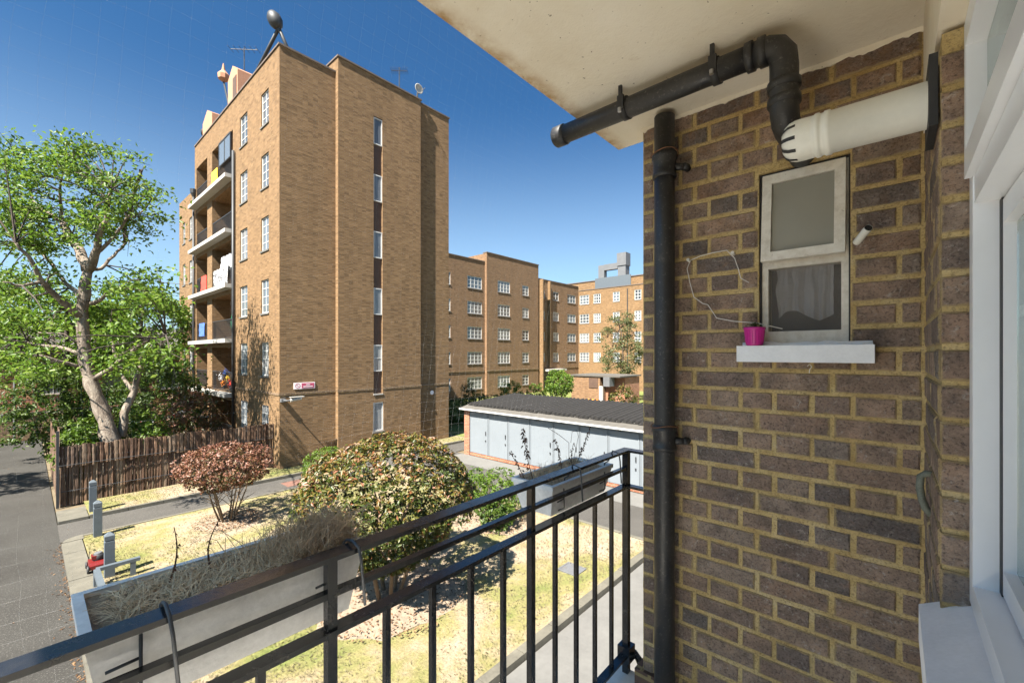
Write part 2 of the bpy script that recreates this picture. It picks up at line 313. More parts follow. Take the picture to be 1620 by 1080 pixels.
    t.color(t.ramp(n1, [(0.3, (0.25, 0.24, 0.20)), (0.7, (0.31, 0.30, 0.25))])); t.rough(0.45, 0.4); t.bump(n2, 0.6, 0.001)
    t = NT('glass_dirty'); pos = t.new('ShaderNodeNewGeometry').outputs['Position']
    n1 = t.noise(6.0, 3, 0.5, pos, 0.3)
    t.color(t.ramp(n1, [(0.40, (0.05, 0.035, 0.03)), (0.5, (0.12, 0.10, 0.09)), (0.62, (0.42, 0.42, 0.40))])); t.rough(0.32, 0.25)
    t = NT('glass_grimy'); pos = t.new('ShaderNodeNewGeometry').outputs['Position']
    t.color(t.ramp(t.noise(14, 5, 0.6, pos), [(0.3, (0.16, 0.135, 0.11)), (0.7, (0.24, 0.21, 0.18))])); t.rough(0.4, 0.3)
    tp = t.new('ShaderNodeBsdfTransparent'); mx = t.new('ShaderNodeMixShader'); mx.inputs[0].default_value = 0.72
    t.link(t.b.outputs[0], mx.inputs[1]); t.link(tp.outputs[0], mx.inputs[2]); t.link(mx.outputs[0], t.o.inputs[0])
    t = NT('window_glass')
    g = t.new('ShaderNodeBsdfGlass'); g.inputs['IOR'].default_value = 1.45; g.inputs['Roughness'].default_value = 0.0; g.inputs['Color'].default_value = (0.93, 0.97, 0.96, 1)
    t.link(g.outputs[0], t.o.inputs[0])
make_materials()

# ------------------------------------------------------------------ mesh building
class MB:
    def __init__(s): s.v = []; s.f = []; s.uv = []
    def quad(s, a, b, c, d, uv=None):
        i = len(s.v); s.v += [tuple(a), tuple(b), tuple(c), tuple(d)]; s.f.append((i, i + 1, i + 2, i + 3))
        s.uv += list(uv) if uv else [(0, 0)] * 4
        return s
    def poly(s, pts):
        i = len(s.v); s.v += [tuple(p) for p in pts]; s.f.append(tuple(range(i, i + len(pts)))); s.uv += [(p[0] + p[1], p[2]) for p in pts]; return s
    def box(s, x0, x1, y0, y1, z0, z1):
        for a in (0,):
            s.quad((x0, y0, z0), (x0, y0, z1), (x0, y1, z1), (x0, y1, z0), [(y0, z0), (y0, z1), (y1, z1), (y1, z0)])
            s.quad((x1, y0, z0), (x1, y1, z0), (x1, y1, z1), (x1, y0, z1), [(y0, z0), (y1, z0), (y1, z1), (y0, z1)])
            s.quad((x0, y0, z0), (x1, y0, z0), (x1, y0, z1), (x0, y0, z1), [(x0, z0), (x1, z0), (x1, z1), (x0, z1)])
            s.quad((x0, y1, z0), (x0, y1, z1), (x1, y1, z1), (x1, y1, z0), [(x0, z0), (x0, z1), (x1, z1), (x1, z0)])
            s.quad((x0, y0, z1), (x1, y0, z1), (x1, y1, z1), (x0, y1, z1), [(x0, y0), (x1, y0), (x1, y1), (x0, y1)])
            s.quad((x0, y0, z0), (x0, y1, z0), (x1, y1, z0), (x1, y0, z0), [(x0, y0), (x0, y1), (x1, y1), (x1, y0)])
        return s
    def grid(s, x0, x1, y0, y1, z, n, m, amp=0.0):
        for i in range(n):
            for j in range(m):
                P = []
                for a, b in ((i, j), (i + 1, j), (i + 1, j + 1), (i, j + 1)):
                    x = x0 + (x1 - x0) * a / n; y = y0 + (y1 - y0) * b / m
                    e = 0 if a in (0, n) or b in (0, m) else amp
                    P.append((x, y, z + e * mnoise.noise((x * 0.9, y * 0.9, 3.1))))
                s.quad(*P)
        return s
    def tube(s, pts, rad, n=8, cap=True):
        pts = [Vector(p) for p in pts]; k = len(pts)
        rad = list(rad) if hasattr(rad, '__len__') else [rad] * k
        rings = []; nrm = None
        for i in range(k):
            d = (pts[min(i + 1, k - 1)] - pts[max(i - 1, 0)]).normalized()
            if nrm is None: nrm = d.orthogonal().normalized()
            else:
                nrm = nrm - d * nrm.dot(d)
                nrm = nrm.normalized() if nrm.length > 1e-6 else d.orthogonal().normalized()
            bn = d.cross(nrm); o = len(s.v)
            for j in range(n):
                a = 2 * math.pi * j / n
                s.v.append(tuple(pts[i] + (nrm * math.cos(a) + bn * math.sin(a)) * rad[i]))
            rings.append(o)
        for i in range(k - 1):
            for j in range(n):
                a, b = rings[i], rings[i + 1]; j2 = (j + 1) % n
                s.f.append((a + j, a + j2, b + j2, b + j)); s.uv += [(0, 0)] * 4
        if cap:
            s.f.append(tuple(rings[0] + j for j in reversed(range(n)))); s.uv += [(0, 0)] * n
            s.f.append(tuple(rings[-1] + j for j in range(n))); s.uv += [(0, 0)] * n
        return s
    def lathe(s, c, prof, n=20, axis='Z'):
        c = Vector(c); rings = []
        for r, h in prof:
            o = len(s.v)
            for j in range(n):
                a = 2 * math.pi * j / n
                q = {'Z': (r * math.cos(a), r * math.sin(a), h), 'Y': (r * math.sin(a), h, r * math.cos(a)), 'X': (h, r * math.cos(a), r * math.sin(a))}[axis]
                s.v.append(tuple(c + Vector(q)))
            rings.append(o)
        for i in range(len(prof) - 1):
            for j in range(n):
                a, b = rings[i], rings[i + 1]; j2 = (j + 1) % n
                s.f.append((a + j, a + j2, b + j2, b + j)); s.uv += [(0, 0)] * 4
        return s
    def build(s, name, mat, parent=None, smooth=False, origin=None, bevel=0.0, kind=None):
        base = Vector((0, 0, 0))
        if parent is not None:
            p = parent
            while p.parent is not None: p = p.parent
            base = p.location.copy()
        elif origin is not None: base = Vector(origin)
        me = bpy.data.meshes.new(name)
        v = [(a[0] - base.x, a[1] - base.y, a[2] - base.z) for a in s.v]
        me.from_pydata(v, [], s.f)
        ul = me.uv_layers.new(name='UVMap')
        if len(s.uv) == len(me.loops): ul.data.foreach_set('uv', np.array(s.uv, dtype=np.float32).ravel())
        me.materials.append(MATS[mat])
        if smooth: me.polygons.foreach_set('use_smooth', [True] * len(me.polygons))
        o = bpy.data.objects.new(name, me); COL.objects.link(o)
        if parent is not None: o.parent = parent
        elif origin is not None: o.location = base
        if bevel:
            b = o.modifiers.new('bevel', 'BEVEL'); b.width = bevel; b.segments = 2; b.limit_method = 'ANGLE'
        if kind: o['kind'] = kind
        return o
def tag(o, label, cat, group=None):
    o['label'] = label; o['category'] = cat
    if group: o['group'] = group
    return o
def thing(name, loc, label, cat, group=None):
    o = bpy.data.objects.new(name, None); COL.objects.link(o); o.location = loc; o.empty_display_size = 0.2
    return tag(o, label, cat, group)
def structure(o): o['kind'] = 'structure'; return o
def part_group(parent, name):            # a part that is only a holder for its pieces
    o = bpy.data.objects.new(name, None); COL.objects.link(o); o.parent = parent; o.empty_display_size = 0.2
    return o
def inst(mesh, name, parent, loc, scale=(1, 1, 1), rot=(0, 0, 0)):
    root = parent
    while root.parent is not None: root = root.parent
    o = bpy.data.objects.new(name, mesh); COL.objects.link(o); o.parent = parent
    o.location = Vector(loc) - root.location; o.scale = scale; o.rotation_euler = rot
    return o
def box_obj(name, mat, parent, b, bevel=0.0, origin=None):
    return MB().box(*b).build(name, mat, parent, bevel=bevel, origin=origin)

def leaf_mesh(name, mat, parent, C, size, out=None, flat=0.5, tint=None, ratio=0.45, kind=None, origin=None):
    """C: (n,3) leaf centres; folded kite leaves, random orientation leaning to 'out' (n,3)"""
    n = len(C); C = np.asarray(C, float)
    size = np.asarray(size) * np.ones(n)
    nr = rng.normal(size=(n, 3)); nr /= np.linalg.norm(nr, axis=1)[:, None]
    if out is not None: nr = nr * (1 - flat) + out * flat * 1.5
    nr /= np.linalg.norm(nr, axis=1)[:, None] + 1e-9
    r = rng.normal(size=(n, 3)); d = np.cross(nr, r); d /= np.linalg.norm(d, axis=1)[:, None] + 1e-9
    b = np.cross(nr, d)
    L = (size * rng.uniform(0.7, 1.25, n))[:, None]; w = L * ratio
    p0 = C - d * L * 0.5; p2 = C + d * L * 0.5 - nr * L * 0.12
    p1 = C + b * w * 0.5 + nr * L * 0.1; p3 = C - b * w * 0.5 + nr * L * 0.1
    V = np.stack([p0, p1, p2, p3], 1).reshape(-1, 3)
    base = np.zeros(3)
    if parent is not None:
        q = parent
        while q.parent is not None: q = q.parent
        base = np.array(q.location)
    elif origin is not None: base = np.array(origin)
    V = V - base
    me = bpy.data.meshes.new(name); me.vertices.add(4 * n); me.vertices.foreach_set('co', V.ravel())
    idx = np.arange(4 * n).reshape(n, 4)
    T = np.concatenate([idx[:, [0, 1, 2]], idx[:, [0, 2, 3]]], 1).reshape(-1)
    me.loops.add(6 * n); me.loops.foreach_set('vertex_index', T.astype(np.int32))
    me.polygons.add(2 * n); me.polygons.foreach_set('loop_start', np.arange(0, 6 * n, 3).astype(np.int32)); me.polygons.foreach_set('loop_total', np.full(2 * n, 3, np.int32))
    me.update(); me.validate()
    at = me.attributes.new('tint', 'FLOAT', 'FACE')
    tv = rng.random(n) if tint is None else np.clip(tint, 0, 1)
    at.data.foreach_set('value', np.repeat(tv, 2).astype(np.float32))
    me.materials.append(MATS[mat])
    o = bpy.data.objects.new(name, me); COL.objects.link(o)
    if parent is not None: o.parent = parent
    elif origin is not None: o.location = origin
    if kind: o['kind'] = kind
    return o

# ================================================================== ground, roads, lawns
structure(MB().quad((-600, -600, -0.03), (600, -600, -0.03), (600, 600, -0.03), (-600, 600, -0.03)).build('ground', 'earth'))
structure(MB().quad((-7.5, -40, 0), (0.62, -40, 0), (0.62, 37.5, 0), (-7.5, 37.5, 0)).build('road', 'asphalt'))
structure(MB().quad((0.62, 16.55, 0.004), (14.6, 16.55, 0.004), (14.6, 18.3, 0.004), (0.62, 18.3, 0.004)).build('path', 'asphalt_light'))
structure(MB().quad((10.95, 3.2, 0.0), (14.62, 3.2, 0.0), (14.62, 16.55, 0.0), (10.95, 16.55, 0.0)).build('forecourt', 'asphalt_light'))
structure(MB().quad((13.3, 5.2, 0.006), (14.6, 5.2, 0.006), (14.6, 16.3, 0.006), (13.3, 16.3, 0.006)).build('apron', 'concrete'))
structure(MB().quad((14.62, 16.8, 0.0), (60, 16.8, 0.0), (60, 19.1, 0.0), (14.62, 19.1, 0.0)).build('path', 'asphalt_light'))
structure(MB().quad((-2, 1.1, 0.004), (18, 1.1, 0.004), (18, 4.5, 0.004), (-2, 4.5, 0.004)).build('pavement', 'concrete'))
structure(MB().grid(1.02, 10.8, 4.72, 16.4, 0.085, 40, 48, 0.035).build('lawn', 'lawn_dry', smooth=True))
structure(MB().grid(1.3, 17.3, 18.42, 20.4, 0.07, 40, 6, 0.02).build('lawn', 'lawn_dry', smooth=True))
structure(MB().grid(0.75, 30, 20.42, 60, 0.02, 20, 20, 0.02).build('garden_soil', 'earth', smooth=True))
structure(MB().grid(17.3, 60, 19.2, 36, 0.08, 30, 16, 0.05).build('lawn', 'lawn_green', smooth=True))
structure(MB().grid(18.2, 60, 4.6, 16.7, 0.05, 20, 8, 0.03).build('lawn', 'lawn_green', smooth=True))
# kerbs: a setting piece with its stones as pieces
def kerb(name, segs):
    root = None
    for (x0, x1, y0, y1, h, along) in segs:
        L = (x1 - x0) if along == 'x' else (y1 - y0); n = max(1, round(L / 0.915)); s = L / n
        for i in range(n):
            g = 0.006
            if along == 'x': b = (x0 + i * s + g, x0 + (i + 1) * s - g, y0, y1, -0.02, h + random.uniform(-0.006, 0.006))
            else: b = (x0, x1, y0 + i * s + g, y0 + (i + 1) * s - g, -0.02, h + random.uniform(-0.006, 0.006))
            if root is None:
                root = bpy.data.objects.new(name, None); COL.objects.link(root); root.location = (b[0], b[2], 0); structure(root)
            box_obj('kerb_stone', 'kerb_stone', root, b, bevel=0.012)
kerb('kerb', [(0.62, 1.0, 4.9, 16.15, 0.10, 'y'), (1.0, 10.9, 16.42, 16.54, 0.095, 'x'), (0.64, 1.28, 18.32, 19.6, 0.09, 'y'), (1.3, 16.4, 18.31, 18.43, 0.115, 'x')])
kerb('kerb', [(1.0, 10.7, 4.52, 4.70, 0.11, 'x'), (10.82, 10.94, 4.75, 16.3, 0.095, 'y')])
# rounded kerb corner at the mouth of the path
m = MB(); P = [Vector((0.64 + 0.4 * (1 - math.cos(a)), 16.16 + 0.38 * math.sin(a), 0)) for a in np.linspace(0, math.pi / 2, 7)]
for a, b in zip(P[:-1], P[1:]):
    c = Vector((1.04, 16.16, 0))
    m.poly([(a.x, a.y, 0.1), (b.x, b.y, 0.1), (c.x, c.y, 0.1)]); m.quad((a.x, a.y, -0.02), (b.x, b.y, -0.02), (b.x, b.y, 0.1), (a.x, a.y, 0.1))
structure(m.build('kerb_corner', 'kerb_stone'))
# mulch beds under the shrubs, as low irregular mounds
def bed(cx, cy, rx, ry, h):
    m = MB(); n = 26; rings = []
    for k, (q, z) in enumerate(((1.0, -0.01), (0.8, h * 0.6), (0.5, h), (0.0, h))):
        o = len(m.v)
        for j in range(n):
            a = 2 * math.pi * j / n; w = 1 + 0.22 * mnoise.noise((math.cos(a) * 1.7 + cx, math.sin(a) * 1.7 + cy, 0.3))
            m.v.append((cx + rx * q * w * math.cos(a), cy + ry * q * w * math.sin(a), 0.09 + z + 0.012 * random.random()))
        rings.append(o)
    for a, b in zip(rings[:-1], rings[1:]):
        for j in range(n):
            k = (j + 1) % n; m.f.append((a + j, a + k, b + k, b + j)); m.uv += [(0, 0)] * 4
    structure(m.build('mulch_bed', 'mulch', smooth=True))
bed(3.95, 14.6, 0.8, 0.6, 0.05); bed(4.9, 7.6, 1.5, 1.35, 0.05); bed(9.1, 9.1, 1.0, 1.2, 0.05)
# covers set in the paving and the lawn
def cover(name, x0, x1, y0, y1, z, mat, label, cat='drain cover'):
    r = thing(name, (x0, y0, z), label, cat)
    m = MB()
    for a in ((x0, x1, y0, y0 + 0.04), (x0, x1, y1 - 0.04, y1), (x0, x0 + 0.04, y0 + 0.04, y1 - 0.04), (x1 - 0.04, x1, y0 + 0.04, y1 - 0.04)): m.box(*a, z - 0.05, z + 0.012)
    m.build('frame', 'grey_metal' if mat != 'cover_rust' else 'cover_rust', r)
    box_obj('lid', mat, r, (x0 + 0.043, x1 - 0.043, y0 + 0.043, y1 - 0.043, z - 0.05, z + 0.008))
cover('drain_cover', 6.55, 7.55, 17.05, 17.75, 0.004, 'cover_rust', 'rust brown drain cover set in the path by the tall block')
cover('drain_cover', 8.05, 8.5, 5.25, 5.75, 0.10, 'grey_metal', 'small grey drain cover in the lawn near the concrete edging')
# ================================================================== our own building: balcony walls, soffit, windows
AW, YF = 1.80, -0.069                 # brick side wall plane X, facade plane Y
FLOOR, SOF = 3.50, 5.99
XE = -1.09                             # unseen building end, set here so sun reaches and bounces off the balcony floor
home = thing('flat_building', (1.8, -0.069, 0), 'dark brown brick flats with yellow mortar whose balcony the photo is taken from', 'building')
def brick_variants(w, n=5, d=0.03, h=0.065):
    out = []
    for i in range(n):
        j = lambda a: random.uniform(-a, a)
        c = 0.006
        Fo = [(0.004 + j(.001), -w / 2 + j(.002), -h / 2 + j(.002)), (0.004 + j(.001), w / 2 + j(.002), -h / 2 + j(.002)), (0.004 + j(.001), w / 2 + j(.002), h / 2 + j(.002)), (0.004 + j(.001), -w / 2 + j(.002), h / 2 + j(.002))]
        Fi = [(j(.0015), -w / 2 + c + j(.002), -h / 2 + c + j(.0015)), (j(.0015), w / 2 - c + j(.002), -h / 2 + c + j(.0015)), (j(.0015), w / 2 - c + j(.002), h / 2 - c + j(.0015)), (j(.0015), -w / 2 + c + j(.002), h / 2 - c + j(.0015))]
        Bk = [(d, -w / 2, -h / 2), (d, w / 2, -h / 2), (d, w / 2, h / 2), (d, -w / 2, h / 2)]
        v = Fi + Fo + Bk; f = [(3, 2, 1, 0)]
        for a in range(4):
            b = (a + 1) % 4; f += [(a, b, 4 + b, 4 + a), (4 + a, 4 + b, 8 + b, 8 + a)]
        me = bpy.data.meshes.new('brick'); me.from_pydata(v, [], f); me.materials.append(MATS['brick_dark']); out.append(me)
    return out
STR, HEA, CLO = brick_variants(0.214, 7), brick_variants(0.102, 7), brick_variants(0.047, 4)
WY0, WY1, WZ0, WZ1 = 0.107, 0.375, 5.033, 5.665      # little window opening
def lay(parent, y0, y1, z, place):
    w = y1 - y0
    V, W0 = (STR, 0.214) if w > 0.15 else (HEA, 0.102) if w > 0.075 else (CLO, 0.047)
    place(random.choice(V), (y0 + y1) / 2, z, w / W0)
m = MB()
xa, xb = AW + 0.005, AW + 0.30
ye = 0.826
for b in ((xa, xb, YF - 0.2, WY0, FLOOR - 0.3, SOF), (xa, xb, WY1, ye, FLOOR - 0.3, SOF), (xa, xb, WY0, WY1, FLOOR - 0.3, WZ0), (xa, xb, WY0, WY1, WZ1, SOF)): m.box(*b)
side = m.build('side_wall', 'mortar', home)
nrow = 34
for k in range(nrow):
    z = SOF - 0.0375 - k * 0.075
    if k % 2 == 0: cuts = [YF + 0.225 * i for i in range(5)]
    else: cuts = [YF, YF + 0.056] + [YF + 0.056 + 0.1125 * i for i in range(1, 8)] + [YF + 0.9]
    for a, b in zip(cuts[:-1], cuts[1:]):
        segs = [(a + 0.006, b - 0.006)]
        if z + 0.03 > WZ0 and z - 0.03 < WZ1:
            out = []
            for (p, q) in segs:
                if q <= WY0 or p >= WY1: out.append((p, q))
                else:
                    if p < WY0 - 0.025: out.append((p, WY0 - 0.003))
                    if q > WY1 + 0.025: out.append((WY1 + 0.003, q))
            segs = out
        for p, q in segs:
            lay(side, p, q, z, lambda me, yc, zc, s: inst(me, 'brick', side, (AW + random.uniform(-.002, .0025), yc, zc), (1, s, random.uniform(.93, 1.0)), (random.uniform(-.006, .006), 0, 0)))
# plinth at the outer end of the wall
box_obj('plinth', 'brick_home', home, (AW - 0.02, AW + 0.31, 0.70, 0.855, FLOOR - 0.3, 3.62))
# facade: pier, parts round the big window, upper storeys
RX = 1.24
fac = MB().box(RX + 0.006, AW + 0.008, YF - 0.30, YF - 0.005, FLOOR - 0.3, 5.655).build('pier', 'mortar', home)
for k in range(4, nrow):
    z = SOF - 0.0375 - k * 0.075
    cuts = [RX, RX + 0.225, RX + 0.45, AW] if k % 2 == 0 else [RX, RX + 0.1125, RX + 0.3375, AW]
    if z > 5.63: continue
    for a, b in zip(cuts[:-1], cuts[1:]):
        p, q = a + 0.0055, b - 0.0055
        if a == RX: p = RX + 0.0315
        lay(fac, p, q, z, lambda me, xc, zc, s: inst(me, 'brick', fac, (xc, YF + random.uniform(-.002, .002), zc), (1, s, random.uniform(.97, 1.03)), (0, 0, -math.pi / 2)))
    if 4.4 < z < 5.63:
        lay(fac, YF - 0.094, YF - 0.003, z, lambda me, yc, zc, s: inst(me, 'brick', fac, (RX + random.uniform(-.002, .002), yc, zc), (1, s, random.uniform(.95, 1.03))))
m = MB(); n_ = 130; pe = []
for i in range(n_ + 1):
    y = YF + 0.9 * i / n_; h = 0.012 + 0.016 * abs(mnoise.noise((y * 9, 1, 0))) + 0.014 * max(0, mnoise.noise((y * 46, 3, 0))); pe.append((y, SOF - h))
for (a, za), (b, zb) in zip(pe[:-1], pe[1:]): m.quad((AW - 0.004, a, za), (AW - 0.004, b, zb), (AW - 0.006, b, SOF - 0.0005), (AW - 0.006, a, SOF - 0.0005)); m.quad((AW + 0.004, a, za), (AW + 0.004, b, zb), (AW - 0.004, b, zb), (AW - 0.004, a, za))
m.build('paint_edge', 'soffit_paint', home)
box_obj('bounce_panel', 'soffit_paint', home, (XE + 0.002, RX - 0.002, YF - 0.001, YF + 0.006, FLOOR, 4.385))  # unseen pale panel added below the sill to bounce light into the balcony
box_obj('painted_lintel', 'soffit_paint', home, (XE, AW - 0.002, YF - 0.30, YF + 0.002, 5.665, SOF - 0.001), bevel=0.006)
m = MB()
m.box(XE, RX, YF - 0.30, YF - 0.002, 0.0, 4.44); m.box(XE, -0.97, YF - 0.30, YF - 0.002, 4.44, 5.66); m.box(XE, AW + 0.006, YF - 0.30, YF - 0.003, 6.16, 18.4)
m.box(RX, AW + 0.006, YF - 0.30, YF - 0.004, 0.0, FLOOR - 0.3); m.box(XE, 4.8, YF - 8, YF - 2.4, 0, 18.4)
m.build('facade_wall', 'brick_home', home)
m = MB(); m.box(AW + 0.012, 4.8, YF - 0.31, 0.824, 0, FLOOR - 0.3); m.box(AW + 0.302, 4.8, YF - 0.31, 0.824, FLOOR - 0.3, 18.3); m.box(AW + 0.012, AW + 0.302, YF - 0.31, 0.824, 6.16, 18.3)
m.build('wing_wall', 'brick_home', home)
# slabs
box_obj('soffit', 'soffit_paint', home, (XE, 1.91, YF - 0.25, 1.0, SOF, 6.155), bevel=0.006)
box_obj('balcony_floor', 'bounce_floor', home, (XE, 1.91, YF - 0.25, 1.03, FLOOR - 0.16, FLOOR), bevel=0.006)
# room behind the big window
m = MB(); m.box(-0.95, 1.6, -2.3, -2.2, 3.5, 6.0); m.box(1.6, 1.7, -2.2, -0.38, 3.5, 6.0); m.box(-1.05, 1.6, -2.2, -0.38, 3.4, 3.5); m.box(-1.15, -1.05, -2.2, -0.38, 3.5, 6.0); m.box(-1.05, 1.6, -2.2, -0.38, 6.0, 6.1)
m.build('room_wall', 'room_wall', home)
# big white window
bw = part_group(home, 'large_window')
m = MB()
m.box(1.192, 1.237, -0.30, -0.112, 4.515, 5.664); m.box(-0.94, 1.192, -0.30, -0.112, 4.515, 4.56); m.box(-0.94, 1.192, -0.30, -0.112, 5.62, 5.664)
m.box(-0.94, 1.192, -0.30, -0.114, 5.285, 5.335); m.box(-0.02, 0.05, -0.30, -0.113, 4.56, 5.285); m.box(-0.02, 0.05, -0.30, -0.113, 5.335, 5.62)
m.build('outer_frame', 'white_upvc', bw, bevel=0.004)
m = MB()
for (x0, x1, z0, z1, yf, yb) in ((0.056, 1.186, 4.566, 5.279, -0.1475, -0.19),):
    w = 0.042
    m.box(x1 - 0.018, x1 - 0.001, yb, yf, z0, z1); m.box(x0, x0 + w, yb, yf, z0, z1); m.box(x0 + w, x1 - 0.018, yb, yf, z0, z0 + w); m.box(x0 + w, x1 - 0.018, yb, yf, z1 - w, z1)
m.build('sash', 'white_upvc', bw, bevel=0.003)
m = MB()
x0, x1, z0, z1, yf, yb = 0.056, 1.205, 5.338, 5.635, -0.102, -0.145; w = 0.05
m.box(x1 - 0.02, x1, yb, yf, z0, z1); m.box(x0, x0 + w, yb, yf, z0, z1); m.box(x0 + w, x1 - 0.02, yb, yf, z0, z0 + w); m.box(x0 + w, x1 - 0.02, yb, yf, z1 - w, z1)
m.build('fanlight_sash', 'white_upvc', bw, bevel=0.004)
m = MB(); m.box(1.1705, 1.1915, -0.30, -0.146, 4.562, 5.283); m.build('gasket', 'rubber', bw)
box_obj('glazing_bar', 'white_upvc', bw, (0.10, 1.165, -0.19, -0.172, 5.065, 5.085))
box_obj('pane', 'window_glass', bw, (0.099, 1.167, -0.170, -0.164, 4.61, 5.236))
box_obj('pane', 'window_glass', bw, (0.107, 1.184, -0.136, -0.130, 5.39, 5.584))
m = MB(); ys, yb2 = -0.040, -0.13
for (x0, x1) in ((-0.98, 1.275),):
    a0, a1 = 4.463, 4.512
    V = [(x0, ys, a0 - 0.075), (x1, ys, a0 - 0.075), (x1, ys, a0), (x0, ys, a0), (x0, yb2, a0 - 0.075), (x1, yb2, a0 - 0.075), (x1, yb2, a1), (x0, yb2, a1)]
    for f in ((0, 1, 2, 3), (3, 2, 6, 7), (1, 5, 6, 2), (0, 3, 7, 4), (0, 4, 5, 1)): m.poly([V[i] for i in f])
m.build('window_sill', 'white_sill', bw, bevel=0.006)
# small toilet window
sw = part_group(home, 'small_window')
m = MB(); m.box(AW + 0.018, AW + 0.1, WY0 - 0.004, WY0 + 0.0055, WZ0, WZ1); m.box(AW + 0.018, AW + 0.1, WY1 - 0.0055, WY1 + 0.004, WZ0, WZ1); m.box(AW + 0.018, AW + 0.1, WY0 + 0.006, WY1 - 0.006, WZ1 - 0.0055, WZ1 + 0.004); m.build('mastic', 'rubber', sw)
XF = AW + 0.030
m = MB()
m.box(XF, XF + 0.06, WY0 + 0.006, WY0 + 0.026, WZ0, WZ1 - 0.006); m.box(XF, XF + 0.06, WY1 - 0.026, WY1 - 0.006, WZ0, WZ1 - 0.006); m.box(XF, XF + 0.06, WY0 + 0.026, WY1 - 0.026, WZ1 - 0.03, WZ1 - 0.006)
m.box(XF, XF + 0.06, WY0 + 0.026, WY1 - 0.026, WZ0, WZ0 + 0.05); m.box(XF, XF + 0.06, WY0 + 0.026, WY1 - 0.026, 5.315, 5.35)
m.build('frame', 'white_paint', sw, bevel=0.004)
m = MB(); z0, z1, x = 5.335, 5.655, XF - 0.022
y0, y1 = WY0 + 0.012, WY1 - 0.012
tilt = 0.035
def tb(m, ya, yb, za, zb, dx0, dx1):      # box whose lower edge leans outward
    def xx(z): return x - tilt * (z1 - z) / (z1 - z0)
    V = [(xx(za) + dx0, ya, za), (xx(za) + dx0, yb, za), (xx(zb) + dx0, yb, zb), (xx(zb) + dx0, ya, zb), (xx(za) + dx1, ya, za), (xx(za) + dx1, yb, za), (xx(zb) + dx1, yb, zb), (xx(zb) + dx1, ya, zb)]
    for f in ((0, 3, 2, 1), (4, 5, 6, 7), (0, 1, 5, 4), (3, 7, 6, 2), (0, 4, 7, 3), (1, 2, 6, 5)): m.poly([V[i] for i in f])
for a in ((y0, y0 + 0.03, z0, z1), (y1 - 0.03, y1, z0, z1), (y0 + 0.03, y1 - 0.03, z0, z0 + 0.032), (y0 + 0.03, y1 - 0.03, z1 - 0.034, z1)): tb(m, *a, 0, 0.028)
m.build('sash', 'white_paint', sw, bevel=0.003)
m = MB(); tb(m, y0 + 0.031, y1 - 0.031, z0 + 0.033, z1 - 0.035, 0.012, 0.016); m.build('pane', 'glass_frosted', sw)
box_obj('pane', 'glass_grimy', sw, (XF + 0.014, XF + 0.017, WY0 + 0.027, WY1 - 0.027, WZ0 + 0.051, 5.314))
m = MB(); ny = 22
def cy(i, j): y = WY0 + 0.05 + 0.17 * i / ny; return (XF + 0.045 + 0.007 * math.sin(i * 1.3) + 0.006 * mnoise.noise((i * .4, j * .7, 2)), y + 0.01 * mnoise.noise((i * .2, j * .5, 5)), 5.325 - 0.185 * j / 8 - (0.02 * math.sin(i * .3) if j > 5 else 0))
for i in range(ny):
    for j in range(8): m.quad(cy(i, j), cy(i + 1, j), cy(i + 1, j + 1), cy(i, j + 1))
m.build('curtain', 'white_cloth', sw, smooth=True)
box_obj('backing', 'rubber', sw, (XF + 0.075, XF + 0.09, WY0 - 0.02, WY1 + 0.02, WZ0 - 0.02, WZ1 + 0.02))
box_obj('window_sill', 'white_sill', sw, (1.73, AW + 0.06, 0.044, 0.432, 4.972, 5.030), bevel=0.006)
m = MB(); m.tube([(AW - 0.005, y, 5.033 + 0.004 * random.random()) for y in np.linspace(0.05, 0.425, 16)], [0.006 + 0.005 * random.random() for _ in range(16)], 6); m.build('render_fillet', 'white_sill', sw)

# ------------------------------------------------------------------ pipes and fittings on the balcony walls
dp = thing('downpipe', (1.735, 0.703, FLOOR), 'tall black vertical downpipe fixed to the end of the dark brick wall', 'pipe')
PX, PY, PR = 1.735, 0.703, 0.040
MB().tube([(PX, PY, z) for z in (FLOOR, 4.2, 4.9, 5.5, 5.97)], PR, 24).build('pipe', 'black_pipe', dp, smooth=True)
for zc in (4.66, 5.77):
    col = MB().lathe((PX, PY, zc), [(PR, -0.052), (PR + .007, -0.05), (PR + .007, -0.036), (PR + .004, -0.03), (PR + .005, 0.02), (PR + .010, 0.026), (PR + .010, 0.046), (PR, 0.052)], 24).build('collar', 'black_pipe', dp, smooth=True)
    m = MB(); m.tube([(PX + 0.01, PY - 0.03, zc - .01), (PX + 0.025, PY - 0.06, zc - .012), (PX + 0.06, PY - 0.075, zc - .014)], [0.017, 0.014, 0.012], 8); m.lathe((PX + 0.045, PY - 0.072, zc - 0.012), [(0, -0.022), (0.012, -0.022), (0.016, 0), (0.012, 0.022), (0, 0.022)], 10, 'X'); m.build('fixing_lug', 'black_pipe', col, smooth=True)
    MB().tube([(PX + (PR + .013) * math.cos(a), PY + (PR + .013) * math.sin(a), zc + 0.047 + 0.006 * math.sin(2 * a)) for a in np.linspace(0.6, 5.9, 24)], 0.0018, 5).build('tie_wire', 'rust', col)
wp = thing('waste_pipe', (1.5, 0.245, 5.66), 'black plastic waste pipe hung under the soffit with a vertical bend', 'pipe')
X0, ZP, RP = 1.5, 5.925, 0.0365
MB().tube([(X0, 1.07, ZP - 0.004), (X0, 0.8, ZP - 0.002), (X0, 0.5, ZP), (X0, 0.33, ZP)], RP, 24).build('pipe', 'black_pipe', wp, smooth=True)
MB().lathe((X0, 1.03, ZP - .004), [(RP, -0.004), (RP + .005, 0), (RP + .005, 0.045), (RP + .001, 0.05), (RP - .004, 0.05), (RP - .004, 0.01)], 24, 'Y').build('end_collar', 'black_pipe', wp, smooth=True)
